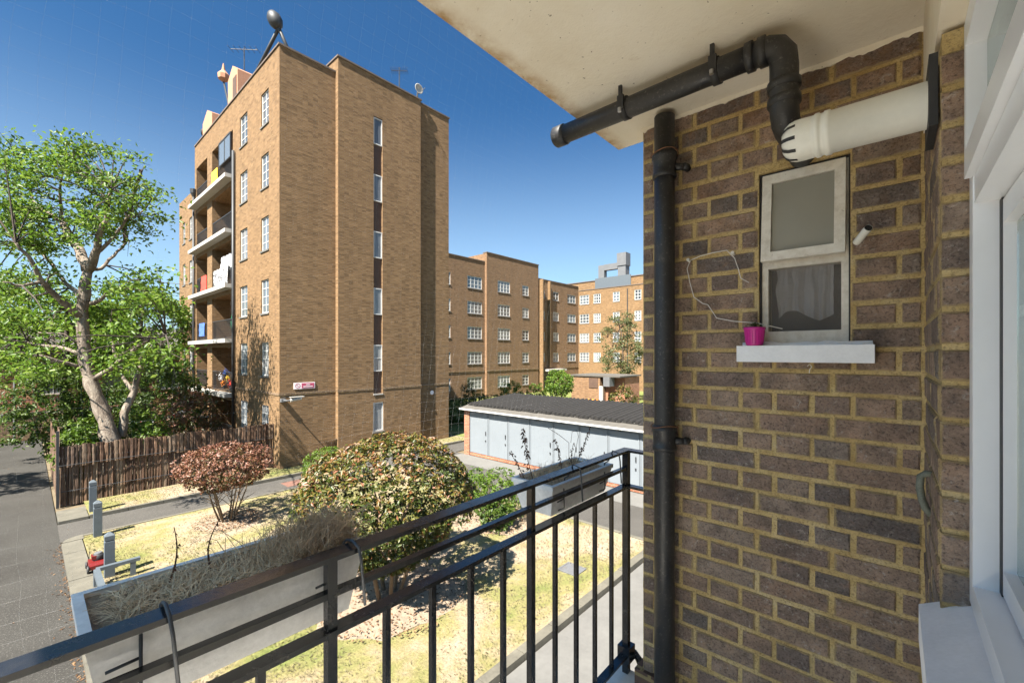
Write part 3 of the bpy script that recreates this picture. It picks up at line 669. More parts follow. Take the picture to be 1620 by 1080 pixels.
bend = [(X0, 0.33, ZP), (X0, 0.285, ZP), (X0, 0.262, ZP - 0.010), (X0, 0.248, ZP - 0.032), (X0, 0.245, ZP - 0.07), (X0, 0.245, 5.74), (X0 + 0.006, 0.245, 5.722), (X0 + 0.025, 0.245, 5.70), (X0 + 0.06, 0.243, 5.69), (AW + 0.0, 0.24, 5.69)]
MB().tube(bend, [RP + .0015] * 10, 24).build('bend', 'black_pipe', wp, smooth=True)
for c, ax in (((X0, 0.335, ZP), 'Y'), ((X0, 0.245, 5.80), 'Z'), ((X0, 0.245, 5.752), 'Z'), ((X0, 0.30, ZP), 'Y')):
    MB().lathe(c, [(RP, -0.012), (RP + .0075, -0.010), (RP + .0075, 0.010), (RP, 0.012)], 24, ax).build('socket_ring', 'black_pipe', wp, smooth=True)
for yc in (0.756, 0.435):
    clip = MB().lathe((X0, yc, ZP), [(RP + .001, -0.012), (RP + .005, -0.012), (RP + .005, 0.012), (RP + .001, 0.012)], 24, 'Y').build('clip', 'rubber', wp, smooth=True)
    m = MB(); m.box(X0 - 0.047, X0 - 0.036, yc - 0.012, yc + 0.012, ZP - 0.022, ZP + 0.03); m.box(X0 - 0.048, X0 - 0.038, yc - 0.006, yc + 0.006, ZP + 0.03, SOF + 0.002); m.build('bracket', 'rubber', clip)
    m = MB(); m.tube([(X0 - 0.050, yc, ZP - 0.034), (X0 - 0.050, yc, ZP - 0.020)], 0.007, 8); m.tube([(X0 - 0.043, yc, ZP + 0.03), (X0 - 0.043, yc, SOF)], 0.003, 6); m.build('bolt', 'steel', clip)
fl = thing('boiler_flue', (1.33, YF, 5.55), 'white round boiler flue sticking out over the small window', 'flue')
fc = (1.33, 0, 5.552)
MB().lathe(fc, [(0.050, YF), (0.050, 0.115), (0.053, 0.117), (0.053, 0.128), (0.050, 0.130), (0.050, 0.137), (0.053, 0.139), (0.053, 0.147), (0.050, 0.149), (0.050, 0.157)], 32, 'Y').build('duct', 'flue_white', fl, smooth=True)
cap = MB().lathe(fc, [(0.050, 0.155), (0.051, 0.172), (0.051, 0.178)], 32, 'Y').build('terminal', 'flue_white', fl, smooth=True)
MB().lathe(fc, [(0.051, 0.177), (0.0505, 0.190), (0.047, 0.202), (0.039, 0.212), (0.026, 0.219), (0.0, 0.222)], 32, 'Y').build('dome', 'flue_white', cap, smooth=True)
for j in range(10):
    a = 2 * math.pi * j / 10 + 0.15; d1 = Vector((math.sin(a), 0, math.cos(a))); d2 = Vector((math.cos(a), 0, -math.sin(a))); m = MB(); c0 = Vector(fc)
    P = [c0 + d1 * r + Vector((0, h, 0)) for r, h in ((0.0513, 0.186), (0.0478, 0.203), (0.0395, 0.2135), (0.031, 0.2185))]
    for p, q in zip(P[:-1], P[1:]): m.quad(p - d2 * .0045, p + d2 * .0045, q + d2 * .0045, q - d2 * .0045)
    m.build('slot', 'rubber', cap)
box_obj('wall_plate', 'rubber', fl, (1.255, 1.405, YF, YF + 0.014, 5.477, 5.627), bevel=0.004)
ov = thing('overflow_pipe', (1.8, 0.088, 5.369), 'short white plastic overflow pipe poking from the brick beside the small window', 'pipe')
oa, ob = Vector((1.806, 0.091, 5.366)), Vector((1.745, 0.059, 5.394)); od = (ob - oa).normalized()
MB().tube([oa, ob], 0.0115, 16, cap=False).build('tube', 'flue_white', ov, smooth=True)
m = MB(); m.tube([ob - od * 0.02, ob + od * 0.0004], [0.0095, 0.0095], 16); m.build('bore', 'rubber', ov, smooth=False)
tag(MB().tube([(1.5, YF - 0.01, 4.70), (1.5, YF + 0.008, 4.701), (1.5, YF + 0.018, 4.692), (1.5, YF + 0.020, 4.665), (1.5, YF + 0.016, 4.635), (1.5, YF + 0.009, 4.613), (1.5, YF - 0.002, 4.60)], [0.008, 0.008, 0.008, 0.008, 0.008, 0.0085, 0.009], 10).build('copper_pipe', 'copper_green', origin=(1.5, YF, 4.7), smooth=True), 'short bent greenish copper pipe stub in the corner above the big sill', 'pipe')
# white cable and its nails
xw = AW - 0.006
def wallp(px, py):
    t = (px - CX) / F; z = xw / (0.7487 + 0.663 * t); return Vector((xw, z * (0.663 - 0.7487 * t), CAMZ + (YH - py) * z / F))
cb = thing('loose_cable', wallp(1090, 412), 'thin white cable looped over nails on the brick wall left of the small window', 'cable')
pts = [(1185, 447), (1172, 440), (1168, 425), (1162, 408), (1150, 396), (1128, 400), (1108, 405), (1092, 412), (1087, 425), (1092, 448), (1098, 470), (1112, 480), (1120, 482), (1134, 503), (1160, 508), (1198, 511), (1238, 520)]
MB().tube([wallp(*p) + Vector((-0.004 * random.random(), 0, 0)) for p in pts], 0.0017, 6).build('cable', 'wire_white', cb, smooth=True)
for p in ((1160, 402), (1090, 413)): MB().tube([wallp(*p) + Vector((0.01, 0, 0)), wallp(*p) + Vector((-0.014, 0, 0.004))], [0.005, 0.0065], 8).build('cable_clip', 'wire_white', cb)
hk = MB().tube([wallp(1280, 590), wallp(1281, 584), wallp(1284, 580), wallp(1281, 576), wallp(1277, 579)], 0.0014, 5).build('wall_hook', 'wire_white', origin=wallp(1280, 590)); tag(hk, 'tiny white cup hook in the brick just below the small sill', 'hook')
# pink pot on the small sill
pc = (1.752, 0.378, 5.031)
pot = thing('flower_pot', pc, 'small bright pink ribbed pot standing on the small window sill', 'pot')
MB().lathe(pc, [(0.0, 0.0), (0.024, 0.0), (0.027, 0.003), (0.033, 0.056), (0.036, 0.058), (0.036, 0.066), (0.033, 0.066), (0.031, 0.055), (0, 0.054)], 32).build('body', 'pink', pot, smooth=True)
m = MB()
for j in range(20):
    a = 2 * math.pi * j / 20; m.tube([(pc[0] + 0.027 * math.cos(a), pc[1] + 0.027 * math.sin(a), pc[2] + 0.006), (pc[0] + 0.0325 * math.cos(a), pc[1] + 0.0325 * math.sin(a), pc[2] + 0.054)], 0.0013, 5)
m.build('rib', 'pink', pot)
MB().lathe(pc, [(0.031, 0.057), (0.02, 0.060), (0, 0.061)], 16).build('soil', 'soil', pot)
c = np.array(pc)[None, :] + np.stack([rng.normal(0, .009, 60), rng.normal(0, .012, 60), 0.062 + rng.random(60) * 0.02], 1)
pl = leaf_mesh('seedling', 'leaf_dark', None, c, 0.010, origin=pc); tag(pl, 'tiny dark seedlings growing in the pink pot', 'plant')

# ------------------------------------------------------------------ railing
YR = 0.948
rl = thing('balcony_railing', (1.886, YR, FLOOR), 'black painted steel balcony railing with three rails and square bars', 'railing')
ZR = CAMZ - 0.447
XL = XE + 0.03
XC = 1.886
def rail(name, z1, w, h, ret=True):
    m = MB(); m.box(XL, XC + w / 2, YR - w / 2, YR + w / 2, z1 - h, z1)
    if ret: m.box(XC - w / 2, XC + w / 2, 0.80, YR - w / 2, z1 - h, z1 - 0.0005)
    m.build(name, 'black_paint', rl, bevel=0.003)
rail('top_rail', ZR, 0.045, 0.011); rail('middle_rail', ZR - 0.083, 0.020, 0.014, False); rail('lower_rail', ZR - 0.168, 0.036, 0.012)
rail('bottom_rail', FLOOR + 0.095, 0.036, 0.012, False)
px = XC; i = 0
while px > XL + 0.1:
    if i % 5 == 0:
        s = 0.011 if i else 0.014
        box_obj('post', 'black_paint', rl, (px - s, px + s, YR - s, YR + s, FLOOR, ZR - 0.0112), bevel=0.002)
    else:
        s = 0.0075
        box_obj('baluster', 'black_paint', rl, (px - s, px + s, YR - s, YR + s, FLOOR + 0.0951, ZR - 0.1801), bevel=0.0015)
    px -= 0.1431; i += 1
m = MB(); m.box(XC - 0.03, XC + 0.03, YR - 0.03, YR + 0.03, FLOOR + 0.06, FLOOR + 0.13); m.tube([(XC + 0.02, YR + 0.035, FLOOR + 0.04), (XC + 0.05, YR - 0.02, FLOOR + 0.07), (XC + 0.03, YR - 0.06, FLOOR + 0.05)], 0.02, 8); m.build('corner_bracket', 'black_paint', rl, bevel=0.006)

# ------------------------------------------------------------------ planters hooked on the railing
def planter(x0, x1, label, dy=0.0, drop=0.462, hgt=0.162):
    zt, zb = CAMZ - drop, CAMZ - drop - hgt
    y0, y1 = 0.976 + dy, 1.178 + dy
    r = thing('railing_planter', ((x0 + x1) / 2, (y0 + y1) / 2, zb), label, 'planter', 'grey planters on the railing')
    def ring(e, z): return [(x0 + e, y0 + e, z), (x1 - e, y0 + e, z), (x1 - e, y1 - e, z), (x0 + e, y1 - e, z)]
    m = MB(); rings = [ring(0.026, zb), ring(0.002, zt - 0.022), ring(0.002, zt - 0.004), ring(0.004, zt), ring(0.009, zt), ring(0.011, zt - 0.01), ring(0.016, zb + 0.06)]
    m.poly(list(reversed(rings[0])))
    for A, B in zip(rings[:-1], rings[1:]):
        for k in range(4):
            j = (k + 1) % 4; m.quad(A[k], A[j], B[j], B[k])
    m.poly(rings[-1]); body = m.build('body', 'planter_grey', r)
    m = MB(); e = -0.004
    A, B, C_, D = ring(e, zt - 0.016), ring(e, zt + 0.001), ring(0.012, zt + 0.001), ring(0.012, zt - 0.016)
    for k in range(4):
        j = (k + 1) % 4; m.quad(A[k], A[j], B[j], B[k]); m.quad(B[k], B[j], C_[j], C_[k]); m.quad(D[k], D[j], A[j], A[k])
    m.build('rim', 'planter_grey', body)
    m = MB(); q = ring(0.012, zt - 0.01); n = 14
    m.grid(q[0][0], q[1][0], q[0][1], q[2][1], zt - 0.010, 24, 8, 0.0)
    m.v = [(a, b, c + 0.010 * mnoise.noise((a * 30, b * 30, 1))) for a, b, c in m.v]
    m.build('soil', 'straw_mat', r, smooth=True)
    for xh in (x0 + 0.10, x1 - 0.045):
        mm = MB(); yi = YR - 0.03; L = 0.13
        mm.tube([(xh, y0 + 0.02, zt - 0.03), (xh, y0 + 0.012, zt + 0.012), (xh, y0 - 0.004, zt + 0.022), (xh, YR, ZR + 0.012), (xh, yi, ZR + 0.004), (xh + 0.004, yi - 0.004, ZR - 0.03), (xh + 0.012, yi - 0.006, ZR - L)], 0.0032, 7)
        mm.tube([(xh - 0.03, y0 - 0.004, zt - 0.02), (xh - 0.03, y0 - 0.006, zb + 0.03), (xh - 0.03, y0 + 0.05, zb - 0.004), (xh - 0.03, y1, zb - 0.004)], 0.0028, 6)
        mm.tube([(xh - 0.03, y0 - 0.004, zt - 0.06), (xh - 0.075, y0 - 0.006, zt - 0.062)], 0.0028, 6)
        mm.build('hook', 'wire_dark', r, smooth=True)
    return zt - 0.012, y0, y1
zs, y0, y1 = planter(0.062, 0.552, 'long grey planter full of dry straw on the near part of the railing')
def strands(name, mat, n, fx, fy, z, hmin, hmax, lean, rad, label, origin):
    m = MB()
    for _ in range(n):
        x, y = fx(), fy(); h = random.uniform(hmin, hmax) * (0.5 + 0.5 * random.random())
        a = random.uniform(0, 6.28); l = lean * random.random() * h
        c1 = Vector((x, y, z)); d = Vector((math.cos(a), math.sin(a), 0))
        pts = [c1, c1 + d * l * 0.25 + Vector((0, 0, h * 0.45)), c1 + d * l * 0.7 + Vector((0, 0, h * 0.85)), c1 + d * l * 1.25 + Vector((0, 0, h * random.uniform(0.6, 1.05)))]
        m.tube(pts, [rad, rad * 0.9, rad * 0.7, rad * 0.4], 3, cap=False)
    o = m.build(name, mat, origin=origin, kind=None); return tag(o, label, 'dry grass')
strands('dried_grass', 'straw', 1500, lambda: 0.545 - abs(random.gauss(0, 0.085)), lambda: random.uniform(1.0, 1.15), zs - 0.01, 0.04, 0.115, 0.9, 0.0010, 'dense tuft of brown dead grass at the far end of the near planter', (0.45, 1.08, zs))
strands('dried_grass', 'straw_pale', 2600, lambda: random.uniform(0.11, 0.50), lambda: random.uniform(1.0, 1.14), zs - 0.008, 0.012, 0.045, 1.7, 0.0010, 'pale matted straw lying along the near planter', (0.25, 1.08, zs))
def dead_stem(base, top, bend, nleaf, spread, lsize, label):
    r = thing('dead_plant', base, label, 'dead plant')
    b, t = Vector(base), Vector(top); pts = []
    for k in range(9):
        q = k / 8; p = b.lerp(t, q) + Vector(bend) * math.sin(q * math.pi) * 0.5; pts.append(p)
    MB().tube(pts, [0.0022 - 0.0014 * k / 8 for k in range(9)], 6).build('stem', 'dead_leaf', r)
    m = MB()
    for _ in range(nleaf):
        q = random.uniform(0.25, 1.0); i = min(7, int(q * 8)); p = pts[i].lerp(pts[i + 1], q * 8 - i if i < 8 else 0)
        a = random.uniform(0, 6.28); d = Vector((math.cos(a), math.sin(a), random.uniform(-0.9, 0.3))).normalized(); s = lsize * random.uniform(0.5, 1.2)
        p2 = p + d * s * random.uniform(0.2, spread); sd_ = d.orthogonal().normalized() * s * 0.3
        up = Vector((0, 0, s * 0.25))
        m.quad(p2 - d * s * 0.3, p2 + sd_ + up, p2 + d * s * 0.5 - up, p2 - sd_ + up * 0.3); m.quad(p2 - d * s * 0.3 + up, p2 + sd_ * 0.3, p2 + d * s * 0.3 - up * 1.6, p2 - sd_ * 0.6)
    m.build('leaf_cluster', 'dead_leaf', r)
    return r
dead_stem((0.19, 1.10, zs), (0.205, 1.12, zs + 0.115), (0.02, 0.0, 0), 14, 0.8, 0.008, 'thin dead stem with dry seed heads in the middle of the near planter')
dead_stem((0.27, 1.12, zs), (0.285, 1.13, zs + 0.10), (-0.02, 0.01, 0), 12, 0.8, 0.008, 'second thin dead stem, farther along the near planter')
zs, y0, y1 = planter(1.335, 1.80, 'short looking grey planter with dead stems beside the railing corner', 0.0, 0.508, 0.125)
strands('dried_grass', 'straw_pale', 420, lambda: random.uniform(1.36, 1.75), lambda: random.uniform(1.0, 1.15), zs - 0.01, 0.02, 0.09, 1.0, 0.0009, 'sparse grey dead grass at the base of the far planter', (1.55, 1.08, zs))
def fp(px, py, Y):
    t = (px - CX) / F; z = Y / (0.663 - 0.7487 * t); return Vector((z * (0.7487 + 0.663 * t), Y, CAMZ + (YH - py) * z / F))
for (b, t, bend, nl, sp, ls, lab) in (((1.375, 1.10, zs), fp(828, 678, 1.12), (-0.02, 0, 0.0), 60, 1.0, 0.016, 'tallest dead brown stem with hooked tip in the far planter'),
                                      ((1.36, 1.13, zs), fp(806, 714, 1.15), (0, 0, 0.01), 26, 0.9, 0.013, 'short leaning dead stem at the near end of the far planter'),
                                      ((1.55, 1.08, zs), fp(878, 694, 1.10), (0.01, 0, 0), 40, 0.9, 0.014, 'dead stem with withered leaves in the middle of the far planter'),
                                      ((1.60, 1.06, zs), fp(908, 700, 1.08), (-0.03, 0, 0.02), 26, 1.1, 0.011, 'curled dead stem bending over in the far planter'),
                                      ((1.68, 1.10, zs), fp(934, 676, 1.12), (0.01, 0, 0), 54, 0.9, 0.013, 'upright dead flower spike at the railing corner end of the far planter')):
    dead_stem(tuple(b), t, bend, nl, sp, ls, lab)
m = MB(); m.tube([(1.6, 1.08, zs), fp(900, 700, 1.1), fp(885, 688, 1.1), fp(866, 676, 1.12)], 0.0011, 5); m.tube([(1.62, 1.08, zs), fp(915, 690, 1.1), fp(912, 680, 1.1), fp(905, 683, 1.1), fp(903, 700, 1.1)], 0.0009, 5)
tag(m.build('dry_twig', 'dead_leaf', origin=(1.6, 1.08, zs)), 'bare thin twigs arching over the far planter', 'twig')
# ------------------------------------------------------------------ pigeon net outside the railing
net = thing('bird_net', (0.6, 1.24, 3.9), 'fine pale pigeon net hanging across the balcony opening', 'net')
def npos(u, v):
    x = -0.9 + 2.83 * u; z = 5.98 - 2.05 * v
    y = 1.01 + 0.22 * min(1, v / 0.62) + 0.02 * math.sin(u * 9 + v * 3) * v
    return Vector((x + 0.006 * mnoise.noise((u * 30, v * 30, 0)) + 0.03 * math.sin(v * 7 + u * 6) * v + 0.02 * mnoise.noise((u * 6, v * 5, 3)), y + 0.012 * mnoise.noise((u * 14, v * 14, 5)), z + 0.008 * mnoise.noise((u * 30, v * 30, 9)) - 0.05 * v * math.sin(u * math.pi) + 0.03 * mnoise.noise((u * 5, v * 5, 8)) * v))
m = MB(); NU, NV = 86, 62
for i in range(NU + 1): m.tube([npos(i / NU, j / 44) for j in range(45)], 0.00013, 3, cap=False)
m.build('upright_cords', 'net_cord', net)
m = MB()
for j in range(NV + 1): m.tube([npos(i / 60, j / NV) for i in range(61)], 0.00013, 3, cap=False)
m.build('level_cords', 'net_cord', net)
# ================================================================== apartment blocks
class Face:
    """plane 'Y': wall at Y=c seen from -Y, u = X;  plane 'X': wall at X=c seen from -X, u = Y;  d = depth into the wall"""
    def __init__(s, plane, c): s.p = plane; s.c = c
    def P(s, u, d, z): return (u, s.c + d, z) if s.p == 'Y' else (s.c + d, u, z)
    def box(s, m, u0, u1, d0, d1, z0, z1):
        if s.p == 'Y': m.box(u0, u1, s.c + d0, s.c + d1, z0, z1)
        else: m.box(s.c + d0, s.c + d1, u0, u1, z0, z1)
def wall_faces(m, F_, u0, u1, z0, z1, holes, depth=0.12):
    us = sorted({u0, u1, *[h[0] for h in holes], *[h[1] for h in holes]}); zs_ = sorted({z0, z1, *[h[2] for h in holes], *[h[3] for h in holes]})
    us = [u for u in us if u0 <= u <= u1]; zs_ = [z for z in zs_ if z0 <= z <= z1]
    for a, b in zip(us[:-1], us[1:]):
        for c, d in zip(zs_[:-1], zs_[1:]):
            um, zm = (a + b) / 2, (c + d) / 2
            if any(h[0] < um < h[1] and h[2] < zm < h[3] for h in holes): continue
            m.quad(F_.P(a, 0, c), F_.P(b, 0, c), F_.P(b, 0, d), F_.P(a, 0, d), [(a, c), (b, c), (b, d), (a, d)])
    for h in holes:
        D = h[4] if len(h) > 4 else depth; a, b, c, d = h[:4]
        m.quad(F_.P(a, 0, c), F_.P(a, 0, d), F_.P(a, D, d), F_.P(a, D, c), [(0, c), (0, d), (D, d), (D, c)])
        m.quad(F_.P(b, 0, c), F_.P(b, D, c), F_.P(b, D, d), F_.P(b, 0, d), [(0, c), (D, c), (D, d), (0, d)])
        m.quad(F_.P(a, 0, d), F_.P(b, 0, d), F_.P(b, D, d), F_.P(a, D, d), [(a, 0), (b, 0), (b, D), (a, D)])
        m.quad(F_.P(a, 0, c), F_.P(a, D, c), F_.P(b, D, c), F_.P(b, 0, c), [(a, 0), (a, D), (b, D), (b, 0)])
        m.quad(F_.P(a, D, c), F_.P(b, D, c), F_.P(b, D, d), F_.P(a, D, d), [(a, c), (b, c), (b, d), (a, d)])
def window(parent, F_, u0, u1, z0, z1, cols=2, rows=3, d=0.05, curtain=None, fw=0.05, bar=0.028, sill=True, open_leaf=False):
    g = 0.004; u0 += g; u1 -= g; z0 += g; z1 -= g
    m = MB()
    F_.box(m, u0, u0 + fw, d, d + 0.06, z0, z1); F_.box(m, u1 - fw, u1, d, d + 0.06, z0, z1)
    F_.box(m, u0 + fw, u1 - fw, d, d + 0.06, z0, z0 + fw); F_.box(m, u0 + fw, u1 - fw, d, d + 0.06, z1 - fw, z1)
    for i in range(1, cols):
        u = u0 + (u1 - u0) * i / cols; w = bar * 1.2
        F_.box(m, u - w / 2, u + w / 2, d + 0.004, d + 0.055, z0 + fw, z1 - fw)
    for j in range(1, rows):
        z = z0 + (z1 - z0) * j / rows; F_.box(m, u0 + fw, u1 - fw, d + 0.012, d + 0.05, z - bar / 2, z + bar / 2)
    w = m.build('window', 'frame_white', parent)
    m = MB(); F_.box(m, u0 + fw * 0.5, u1 - fw * 0.5, d + 0.028, d + 0.034, z0 + fw * 0.5, z1 - fw * 0.5)
    cur = random.random() < 0.5 if curtain is None else curtain
    m.build('pane', 'pane_curtain' if cur else 'pane_dark', w)
    if sill:
        m = MB(); F_.box(m, u0 - 0.05, u1 + 0.05, -0.045, d, z0 - 0.075, z0 - 0.006); m.build('sill', 'concrete', w)
    if open_leaf:
        m = MB(); hw = (u1 - u0) / cols
        zt = z1 - (z1 - z0) / rows + 0.02
        F_.box(m, u0 - 0.012, u0 + 0.028, -hw * 0.8 + d, d, zt, z1); m.build('open_light', 'frame_white', w)
    return w

# ---------------------------------------------------------------- tall block on the left
XB, YB = 7.22, 19.70
blk = thing('apartment_block', (XB, YB, 0), 'tall six storey yellow brick apartment block with stacked balconies on its sunny side', 'building')
FL, FR, FR2 = Face('X', XB), Face('Y', YB), Face('Y', YB - 0.25)
ctr = [1.9 + 2.85 * k for k in range(6)]
H1, H2 = 18.25, 18.9
# sunny side
wl_cols = [(20.93, 21.86), (23.72, 24.80)]
holes = []; wins = []
for k, c in enumerate(ctr):
    for (a, b) in wl_cols:
        h = (a, b, c - 0.74, c + 0.78); holes.append(h); wins.append(h)
farw = [(34.3, 35.0), (36.1, 36.8)]
for k, c in enumerate(ctr[:5]):
    for (a, b) in farw:
        h = (a, b, c - 0.74, c + 0.70); holes.append(h); wins.append(h)
LOG = [(25.95, 29.75), (30.75, 33.2)]
floors = [2.95 + 2.85 * k for k in range(5)]
logg = []
for fz in [0.12] + floors:
    for (a, b) in LOG:
        holes.append((a, b, fz + 0.0, fz + 2.42, 1.5)); logg.append((a, b, fz))
m = MB(); wall_faces(m, FL, YB, 33.6, 0, H1, [h for h in holes if h[1] < 33.7]); m.build('sunny_wall', 'brick_yellow', blk)
m = MB(); wall_faces(m, FL, 33.6, 37.8, 0, 15.6, [h for h in holes if h[0] > 33.7]); m.box(XB + 0.003, 16, 33.6, 37.8, 15.3, 15.6); m.box(XB + 0.2, 16.0, 37.5, 37.8, 0, 15.6); m.build('sunny_wall', 'brick_yellow', blk)
for i, h in enumerate(wins): window(blk, FL, *h, cols=2, rows=4, d=0.05)
# shaded gable: three planes stepping by one brick
m = MB(); wall_faces(m, FR, XB, 9.70, 0, H1, []); m.box(XB + 0.01, 9.7, YB + 0.01, YB + 0.3, H1 - 0.02, H1 - 0.0); m.build('gable_wall', 'brick_yellow', blk)
su0, su1 = 11.54, 12.04
m = MB(); wall_faces(m, FR2, 9.70, 14.40, 0, H2, [(su0, su1, 3.02, 16.90, 0.16), (11.52, 12.10, 1.12, 2.58, 0.16)])
m.quad((9.70, YB, 0), (9.70, YB - 0.25, 0), (9.70, YB - 0.25, H2), (9.70, YB, H2), [(0, 0), (0.25, 0), (0.25, H2), (0, H2)])
m.quad((14.40, YB, 0), (14.40, YB, H2), (14.40, YB - 0.25, H2), (14.40, YB - 0.25, 0), [(0, 0), (0, H2), (0.25, H2), (0.25, 0)])
m.quad((9.70, YB, H1 - 0.02), (9.70, YB + 12, H1 - 0.02), (9.70, YB + 12, H2), (9.70, YB, H2), [(0, 0), (12, 0), (12, .7), (0, .7)])
m.build('gable_wall', 'brick_yellow', blk)
m = MB(); wall_faces(m, FR, 14.40, 16.60, 0, H2, []); m.quad((16.6, YB, 0), (16.6, 37.8, 0), (16.6, 37.8, H2), (16.6, YB, H2), [(0, 0), (18, 0), (18, H2), (0, H2)])
m.build('gable_wall', 'brick_yellow', blk)
FS = Face('Y', YB - 0.25)
for k, c in enumerate(ctr):
    if k == 0: window(blk, FS, 11.52, 12.10, 1.12, 2.58, 1, 1, 0.03, True, 0.06); continue
    w = window(blk, FS, su0, su1, c - 0.62, c + 0.72, 1 if k < 5 else 1, 2 if k in (1,) else 1, 0.03, True, 0.05, sill=False)
    top = ctr[k] - 0.62; bot = (ctr[k - 1] + 0.72) if k > 1 else 3.02
    m = MB()
    for i in range(4): FS.box(m, su0 + 0.004 + i * 0.124, su0 + 0.122 + i * 0.124, 0.09 + 0.004 * (i % 2), 0.15, bot + 0.003, top - 0.003)
    m.build('spandrel_panel', 'panel_brown', blk)
m = MB(); FS.box(m, su0 - 0.02, su1 + 0.02, -0.03, 0.05, 2.95, 3.015); m.build('strip_sill', 'slab_white', blk)
# string course, parapet copings, roof
m = MB()
zs0, zs1 = 3.22, 3.33
m.box(XB - 0.03, 9.70, YB - 0.02, YB - 0.001, zs0, zs1); m.box(9.665, 11.50, YB - 0.268, YB - 0.251, zs0, zs1); m.box(12.08, 14.43, YB - 0.268, YB - 0.251, zs0, zs1); m.box(14.44, 16.62, YB - 0.02, YB - 0.001, zs0, zs1)
m.box(XB - 0.035, XB - 0.001, YB, 25.9, zs0, zs1)
m.build('string_course', 'brick_home', blk)
m = MB()
m.box(XB - 0.05, XB + 0.32, YB - 0.045, 33.55, H1, H1 + 0.075); m.box(XB + 0.33, 9.69, YB - 0.045, YB + 0.31, H1, H1 + 0.075)
m.box(9.65, 14.45, YB - 0.30, YB + 0.05, H2, H2 + 0.075); m.box(14.46, 16.65, YB - 0.045, YB + 0.3, H2, H2 + 0.075); m.box(9.65, 10.0, YB + 0.06, 31, H2, H2 + 0.075)
m.build('coping', 'coping', blk)
m = MB(); m.box(XB + 0.33, 9.69, YB + 0.32, 33.5, H1 - 0.5, H1 - 0.4); m.box(9.71, 16.59, YB + 0.3, 37.5, H2 - 0.5, H2 - 0.4); m.quad((XB + 0.01, 33.6, 15.6), (16.5, 33.6, 15.6), (16.5, 33.6, 18.2), (XB + 0.01, 33.6, 18.2), [(0, 0), (9, 0), (9, 3), (0, 3)])
m.build('roof', 'felt', blk)
# roof blocks and chimney stacks above the balconies
def stack(x0, x1, y0, y1, z0, z1, peak):
    m = MB(); m.box(x0, x1, y0, y1, z0, z1); ym = (y0 + y1) / 2
    A = [(x0, y0, z1), (x0, y1, z1), (x0, ym, z1 + peak)]; B = [(x1, y0, z1), (x1, y1, z1), (x1, ym, z1 + peak)]
    m.poly(A); m.poly(list(reversed(B))); m.quad(A[0], A[2], B[2], B[0]); m.quad(A[2], A[1], B[1], B[2]); return m
r1 = stack(XB + 0.06, XB + 1.2, 25.4, 27.0, H1 - 0.45, 19.75, 0.5).build('roof_turret', 'render_pink', blk)
box_obj('louvre', 'panel_brown', r1, (XB + 0.03, XB + 0.058, 25.55, 26.1, H1 + 0.2, 19.5))
stack(XB + 0.06, XB + 1.2, 30.0, 32.0, H1 - 0.45, 19.2, 0.5).build('roof_turret', 'render_pink', blk)
m = MB(); m.lathe((XB + 0.5, 33.0, H1), [(0.16, -0.5), (0.16, 0.7), (0.3, 0.75), (0.34, 1.0), (0.3, 1.05), (0, 1.1)], 14); m.build('chimney_cowl', 'dark_metal', blk, smooth=True)
# balconies: slab, rail and recess wall per storey
for (a, b, fz) in logg:
    m = MB(); z0, z1 = fz + 0.04, fz + 1.05
    m.box(XB + 0.02, XB + 0.06, a + 0.01, b - 0.01, z1, z1 + 0.04); m.box(XB + 0.02, XB + 0.06, a + 0.01, b - 0.01, z0 + 0.03, z0 + 0.07)
    n = int((b - a) / 0.12)
    for i in range(n + 1):
        y = a + 0.02 + (b - a - 0.04) * i / n; m.box(XB + 0.032, XB + 0.048, y - 0.008, y + 0.008, z0 + 0.07, z1)
    m.build('balcony_rail', 'dark_metal', blk)
    # doorway with glazing at the back of each recess
    FB = Face('X', XB + 1.42)
    window(blk, FB, a + 0.5, a + 1.5, fz + 0.05, fz + 2.15, 1, 2, 0.0, None, 0.07, sill=False)
for fz in floors:
    box_obj('balcony_slab', 'slab_white', blk, (XB - 0.42, XB - 0.002, 25.75, 33.35, fz - 0.20, fz), bevel=0.015)
MB().tube([(XB - 0.10, 25.55, 0), (XB - 0.10, 25.55, 15.5)], 0.07, 10).build('drainpipe', 'dark_metal', blk, smooth=True)
MB().tube([(XB - 0.10, 33.45, 0), (XB - 0.10, 33.45, 15.0)], 0.07, 10).build('drainpipe', 'dark_metal', blk, smooth=True)
MB().lathe((XB - 0.10, 33.45, 15.0), [(0.07, 0), (0.18, 0.25), (0.2, 0.5), (0, 0.5)], 10).build('hopper', 'dark_metal', blk)
# top storey winter garden
tb_ = part_group(blk, 'balcony_glazing')
m = MB(); F2 = Face('X', XB - 0.05)
zf = floors[-1]
for u in (26.2, 27.2, 28.2): F2.box(m, u - 0.03, u + 0.03, -0.02, 0.04, zf + 1.1, zf + 2.3)
F2.box(m, 26.17, 28.23, -0.02, 0.04, zf + 2.3, zf + 2.38); F2.box(m, 26.17, 28.23, -0.02, 0.04, zf + 1.05, zf + 1.1); m.build('frame', 'dark_metal', tb_)
m = MB(); F2.box(m, 26.24, 28.16, 0.0, 0.01, zf + 1.1, zf + 2.3); m.build('pane', 'pane_dark', tb_)
